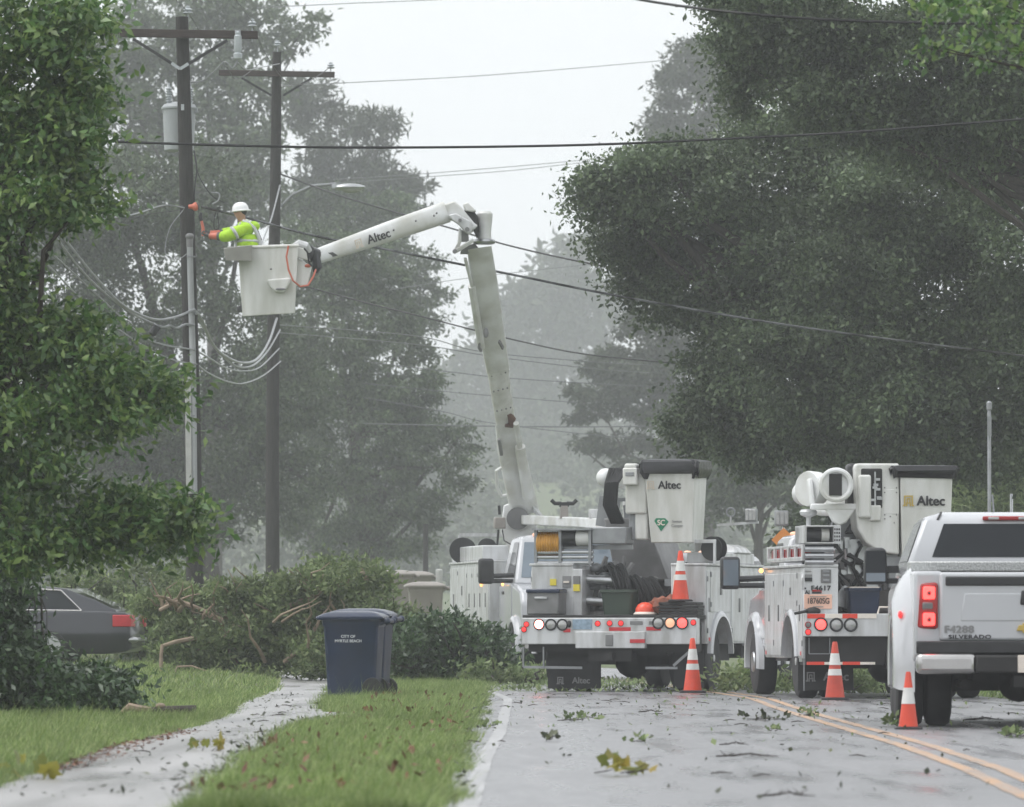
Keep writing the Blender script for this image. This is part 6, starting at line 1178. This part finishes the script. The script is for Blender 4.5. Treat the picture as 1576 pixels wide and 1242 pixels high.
g = MB(); g.tube([Q(444, 378, 118.7), Q(441, 395, 118.7), Q(444, 415, 118.7), Q(451, 432, 118.7), Q(462, 441, 118.8), Q(474, 439, 118.9), Q(482, 426, 119.0), Q(486, 415, 119.2)], .016, 8); g.build('orange_hose', 'sleeve', at_)
g = MB(); g.tube([Q(468, 382, 118.8), Q(473, 388, 118.8), Q(476, 405, 118.9), Q(480, 409, 119.0)], .018, 6); g.build('black_hose', 'black', at_)
g = MB(); g.ball(Q(474, 409, 119.0), (.06, .05, .03)); g.build('red_coupling', 'sleeve', at_)
# ================================================================ LINE WORKER IN THE RAISED BUCKET (faces left, towards the pole)
def skin(name, m, vs, es, rs, parent, sub=2):
    me = bpy.data.meshes.new(name); me.from_pydata(vs, es, []); o = bpy.data.objects.new(name, me); COL.objects.link(o); o.parent = parent
    md = o.modifiers.new('skin', 'SKIN'); md.use_smooth_shade = True; md.branch_smoothing = .4
    if not me.skin_vertices: me.skin_vertices.new(name='')
    for i, r in enumerate(rs):
        d = me.skin_vertices[0].data[i]; d.radius = r if isinstance(r, tuple) else (r, r); d.use_root = (i == 0)
    sb = o.modifiers.new('subd', 'SUBSURF'); sb.levels = sub; sb.render_levels = sub; me.materials.append(M[m]); return o
wf = Vector((at(384, 0, 119.3).x, 119.3, at(384, 479, 119.3).z))
pe = thing('person', 'line worker in a lime hi-vis jacket and white hard hat reaching from the raised bucket', 'person', wf)
V = [(0, 0, .95), (-.02, 0, 1.15), (-.06, 0, 1.34), (-.10, 0, 1.46), (-.125, 0, 1.53), (-.15, 0, 1.61), (-.165, 0, 1.69)]; Rr = [.13, .12, .12, .08, .06, .10, .10]; E = [(i, i + 1) for i in range(6)]
for sg in (-1, 1):
    n = len(V); zz = 0 if sg < 0 else .07
    V += [(-.08, sg * .18, 1.40), (-.37, sg * .20, 1.23 + zz), (-.62, sg * .07 + .0, 1.255 + zz * .6), (-.70, sg * .06, 1.27 + zz * .5)]; Rr += [.05, .042, .032, .036]; E += [(2, n), (n, n + 1), (n + 1, n + 2), (n + 2, n + 3)]
    p = Vector(V[n + 3])
    for k in range(4):
        m_ = len(V); y = p.y + (k - 1.5) * .019; l = (.034, .040, .038, .030)[k]
        V += [(p.x - .035, y, p.z + .005), (p.x - .035 - l, y, p.z + .022), (p.x - .03 - l, y, p.z + .052), (p.x - .01 - l, y, p.z + .062)]; Rr += [.011, .010, .009, .008]; E += [(n + 3, m_), (m_, m_ + 1), (m_ + 1, m_ + 2), (m_ + 2, m_ + 3)]
    m_ = len(V); V += [(p.x + .0, p.y - sg * .035, p.z + .02), (p.x - .035, p.y - sg * .04, p.z + .045)]; Rr += [.013, .010]; E += [(n + 3, m_), (m_, m_ + 1)]
    n = len(V); V += [(0, sg * .1, .90), (-.03, sg * .11, .5), (.01, sg * .11, .1), (-.12, sg * .12, .05)]; Rr += [.085, .06, .042, .04]; E += [(0, n), (n, n + 1), (n + 1, n + 2), (n + 2, n + 3)]
body = skin('body', 'skin', V, E, Rr, pe)
g = MB(); g.lathe([(.005, -.03), (.016, -.012), (.013, .012), (.006, .03)], (-.245, 0, 1.645), (-.25, 0, 1), 10); g.ball((-.235, 0, 1.605), (.014, .026, .007), 10, 6)
g.build('nose_and_mouth', 'skin', pe)
for sg in (-1, 1):
    g = MB(); g.ball((-.222, sg * .032, 1.665), (.014, .013, .009), 10, 6); g.build('eye', 'ink', pe)
    g = MB(); g.ball((-.145, sg * .083, 1.645), (.020, .008, .032), 10, 6); g.build('ear', 'skin', pe)
g = MB(); g.ball((-.12, 0, 1.655), (.085, .086, .065), 14, 8); g.build('hair', 'ink', pe)
# jacket, one skin
V = [(0.01, 0, .98), (-.01, 0, 1.13), (-.04, 0, 1.28), (-.07, 0, 1.39), (-.105, 0, 1.465), (-.125, 0, 1.51)]; Rr = [(.25, .21), (.26, .22), (.26, .22), (.235, .20), (.16, .13), (.11, .10)]; E = [(i, i + 1) for i in range(5)]
for sg in (-1, 1):
    n = len(V); zz = 0 if sg < 0 else .07
    V += [(-.09, sg * .19, 1.385), (-.25, sg * .22, 1.29 + zz * .5), (-.38, sg * .20, 1.235 + zz), (-.50, sg * .14, 1.245 + zz)]; Rr += [.135, .12, .11, .095]; E += [(3, n), (n, n + 1), (n + 1, n + 2), (n + 2, n + 3)]
jk = skin('jacket', 'hivis', V, E, Rr, pe)
g = MB(); g.ball((.07, 0, 1.42), (.11, .15, .09), 14, 8); g.build('hood', 'hivis', jk)
def band(c, ax, rx, m, r=.018, e=1.0, n=26): g = MB(); g.ring(c, ax, rx, r, n, 6, e); return g.build('reflective_band', m, jk)
b1 = MB(); 
for sg in (-1, 1):
    pts = [(-.10, sg * .13, 1.50), (-.02, sg * .16, 1.475), (.09, sg * .15, 1.38), (.165, sg * .12, 1.22), (.185, sg * .10, 1.05)]; b1.tube(pts, [.034] * 5, 6)
    b1.tube([(-.13, sg * .14, 1.48), (-.20, sg * .15, 1.36), (-.225, sg * .13, 1.2), (-.21, sg * .11, 1.03)], .02, 6)
b1.build('reflective_band', 'silver_tape', jk)
band((-.02, 0, 1.17), (0.06, 0, 1), .20, 'silver_tape', .036); band((-.24, -.222, 1.30), (-.16, -.03, -.10), .094, 'silver_tape', .03); band((-.24, .222, 1.335), (-.16, .0, -.05), .094, 'silver_tape', .03)
g = MB(); g.ring((0.0, 0, 1.06), (0, 0, 1), .20, .018, 26, 6); g.tube([(.17, -.08, 1.05), (.20, -.02, 1.2), (.12, 0, 1.4)], .014, 6); g.tube([(.18, -.05, 1.06), (.25, -.15, 1.02), (.33, -.2, 1.0)], .014, 6); g.build('harness', 'black', pe)
V = [(0, 0, .97)]; E = []; Rr = [.165]
for sg in (-1, 1):
    n = len(V); V += [(0, sg * .10, .86), (-.03, sg * .115, .5), (.01, sg * .115, .1)]; Rr += [.11, .085, .075]; E += [(0, n), (n, n + 1), (n + 1, n + 2)]
skin('trousers', 'denim', V, E, Rr, pe)
for sg in (-1, 1):
    loft([rrect(-.20, .09, sg * .115 - .055, sg * .115 + .055, 0, .04), rrect(-.20, .09, sg * .115 - .055, sg * .115 + .055, .06, .04), rrect(-.10, .08, sg * .115 - .05, sg * .115 + .05, .13, .04), rrect(-.05, .07, sg * .115 - .05, sg * .115 + .05, .2, .04)]).build('boot', 'black', pe)
g = MB(); g.lathe([(.142, 0), (.142, .03), (.130, .08), (.098, .125), (.05, .148), (0, .153)], (-.145, 0, 1.675), (-.08, 0, 1), 22); hat = g.build('hard_hat', 'hat', pe)
g = MB(); g.lathe([(.135, -.012), (.165, -.008), (.165, .006), (.135, .02)], (-.135, 0, 1.68), (-.08, 0, 1), 22); g.build('hat_brim', 'hat', hat)
# insulating sleeves and gloves with fingers
for sg in (-1, 1):
    zz = 0 if sg < 0 else .042
    g = MB(); g.tube([(-.47, sg * .15, 1.245 + zz * 1.5), (-.62, sg * .07, 1.255 + zz), (-.66, sg * .065, 1.262 + zz)], [.066, .056, .052], 14); sl = g.build('rubber_sleeve', 'sleeve', pe)
    g = MB(); g.tube([(-.46, sg * .155, 1.245 + zz * 1.5), (-.51, sg * .13, 1.247 + zz * 1.4)], .072, 14); g.build('cuff', 'glove', sl)
    p = Vector((-.70, sg * .06, 1.27 + zz * .83)); V = [(p.x + .05, p.y, p.z - .01), tuple(p)]; Rr = [.046, .047]; E = [(0, 1)]
    for k in range(4):
        m_ = len(V); y = p.y + (k - 1.5) * .023; l = (.036, .043, .040, .031)[k]
        V += [(p.x - .04, y, p.z + .004), (p.x - .042 - l, y, p.z + .022), (p.x - .034 - l, y, p.z + .056), (p.x - .010 - l, y, p.z + .070)]; Rr += [.0155, .0145, .0135, .012]; E += [(1, m_), (m_, m_ + 1), (m_ + 1, m_ + 2), (m_ + 2, m_ + 3)]
    m_ = len(V); V += [(p.x, p.y - sg * .042, p.z + .025), (p.x - .038, p.y - sg * .046, p.z + .055)]; Rr += [.018, .0145]; E += [(1, m_), (m_, m_ + 1)]
    skin('glove', 'glove', V, E, Rr, pe)
to = thing('insulated_tool', 'orange-handled line tool held upright in the worker gloves', 'tool', wf + Vector((-.765, .0, 1.28))); g = MB()
g.tube([(.0, 0, -.02), (-.01, 0, .12), (-.035, 0, .24)], [.03, .026, .022], 8); g.build('tool_handle', 'sleeve', to)
g = MB(); g.tube([(-.035, 0, .23), (-.055, 0, .31), (-.04, 0, .37)], [.03, .034, .02], 8); g.build('tool_head', 'black', to)
# ================================================================ RAINY HAZE
hz = MB().box(-262, 262, -34, 1200, -1.2, 95).build('haze', 'white', None, smooth=False); hz['kind'] = 'stuff'
m = bpy.data.materials.new('haze'); m.use_nodes = True; n = m.node_tree.nodes; n.remove(n['Principled BSDF'])
pv = n.new('ShaderNodeVolumePrincipled'); pv.inputs['Color'].default_value = (0.93, 0.95, 0.97, 1); pv.inputs['Density'].default_value = HAZE_D; pv.inputs['Anisotropy'].default_value = 0.3
m.node_tree.links.new(pv.outputs[0], n['Material Output'].inputs['Volume']); hz.data.materials.clear(); hz.data.materials.append(m)
hz.display_type = 'WIRE'
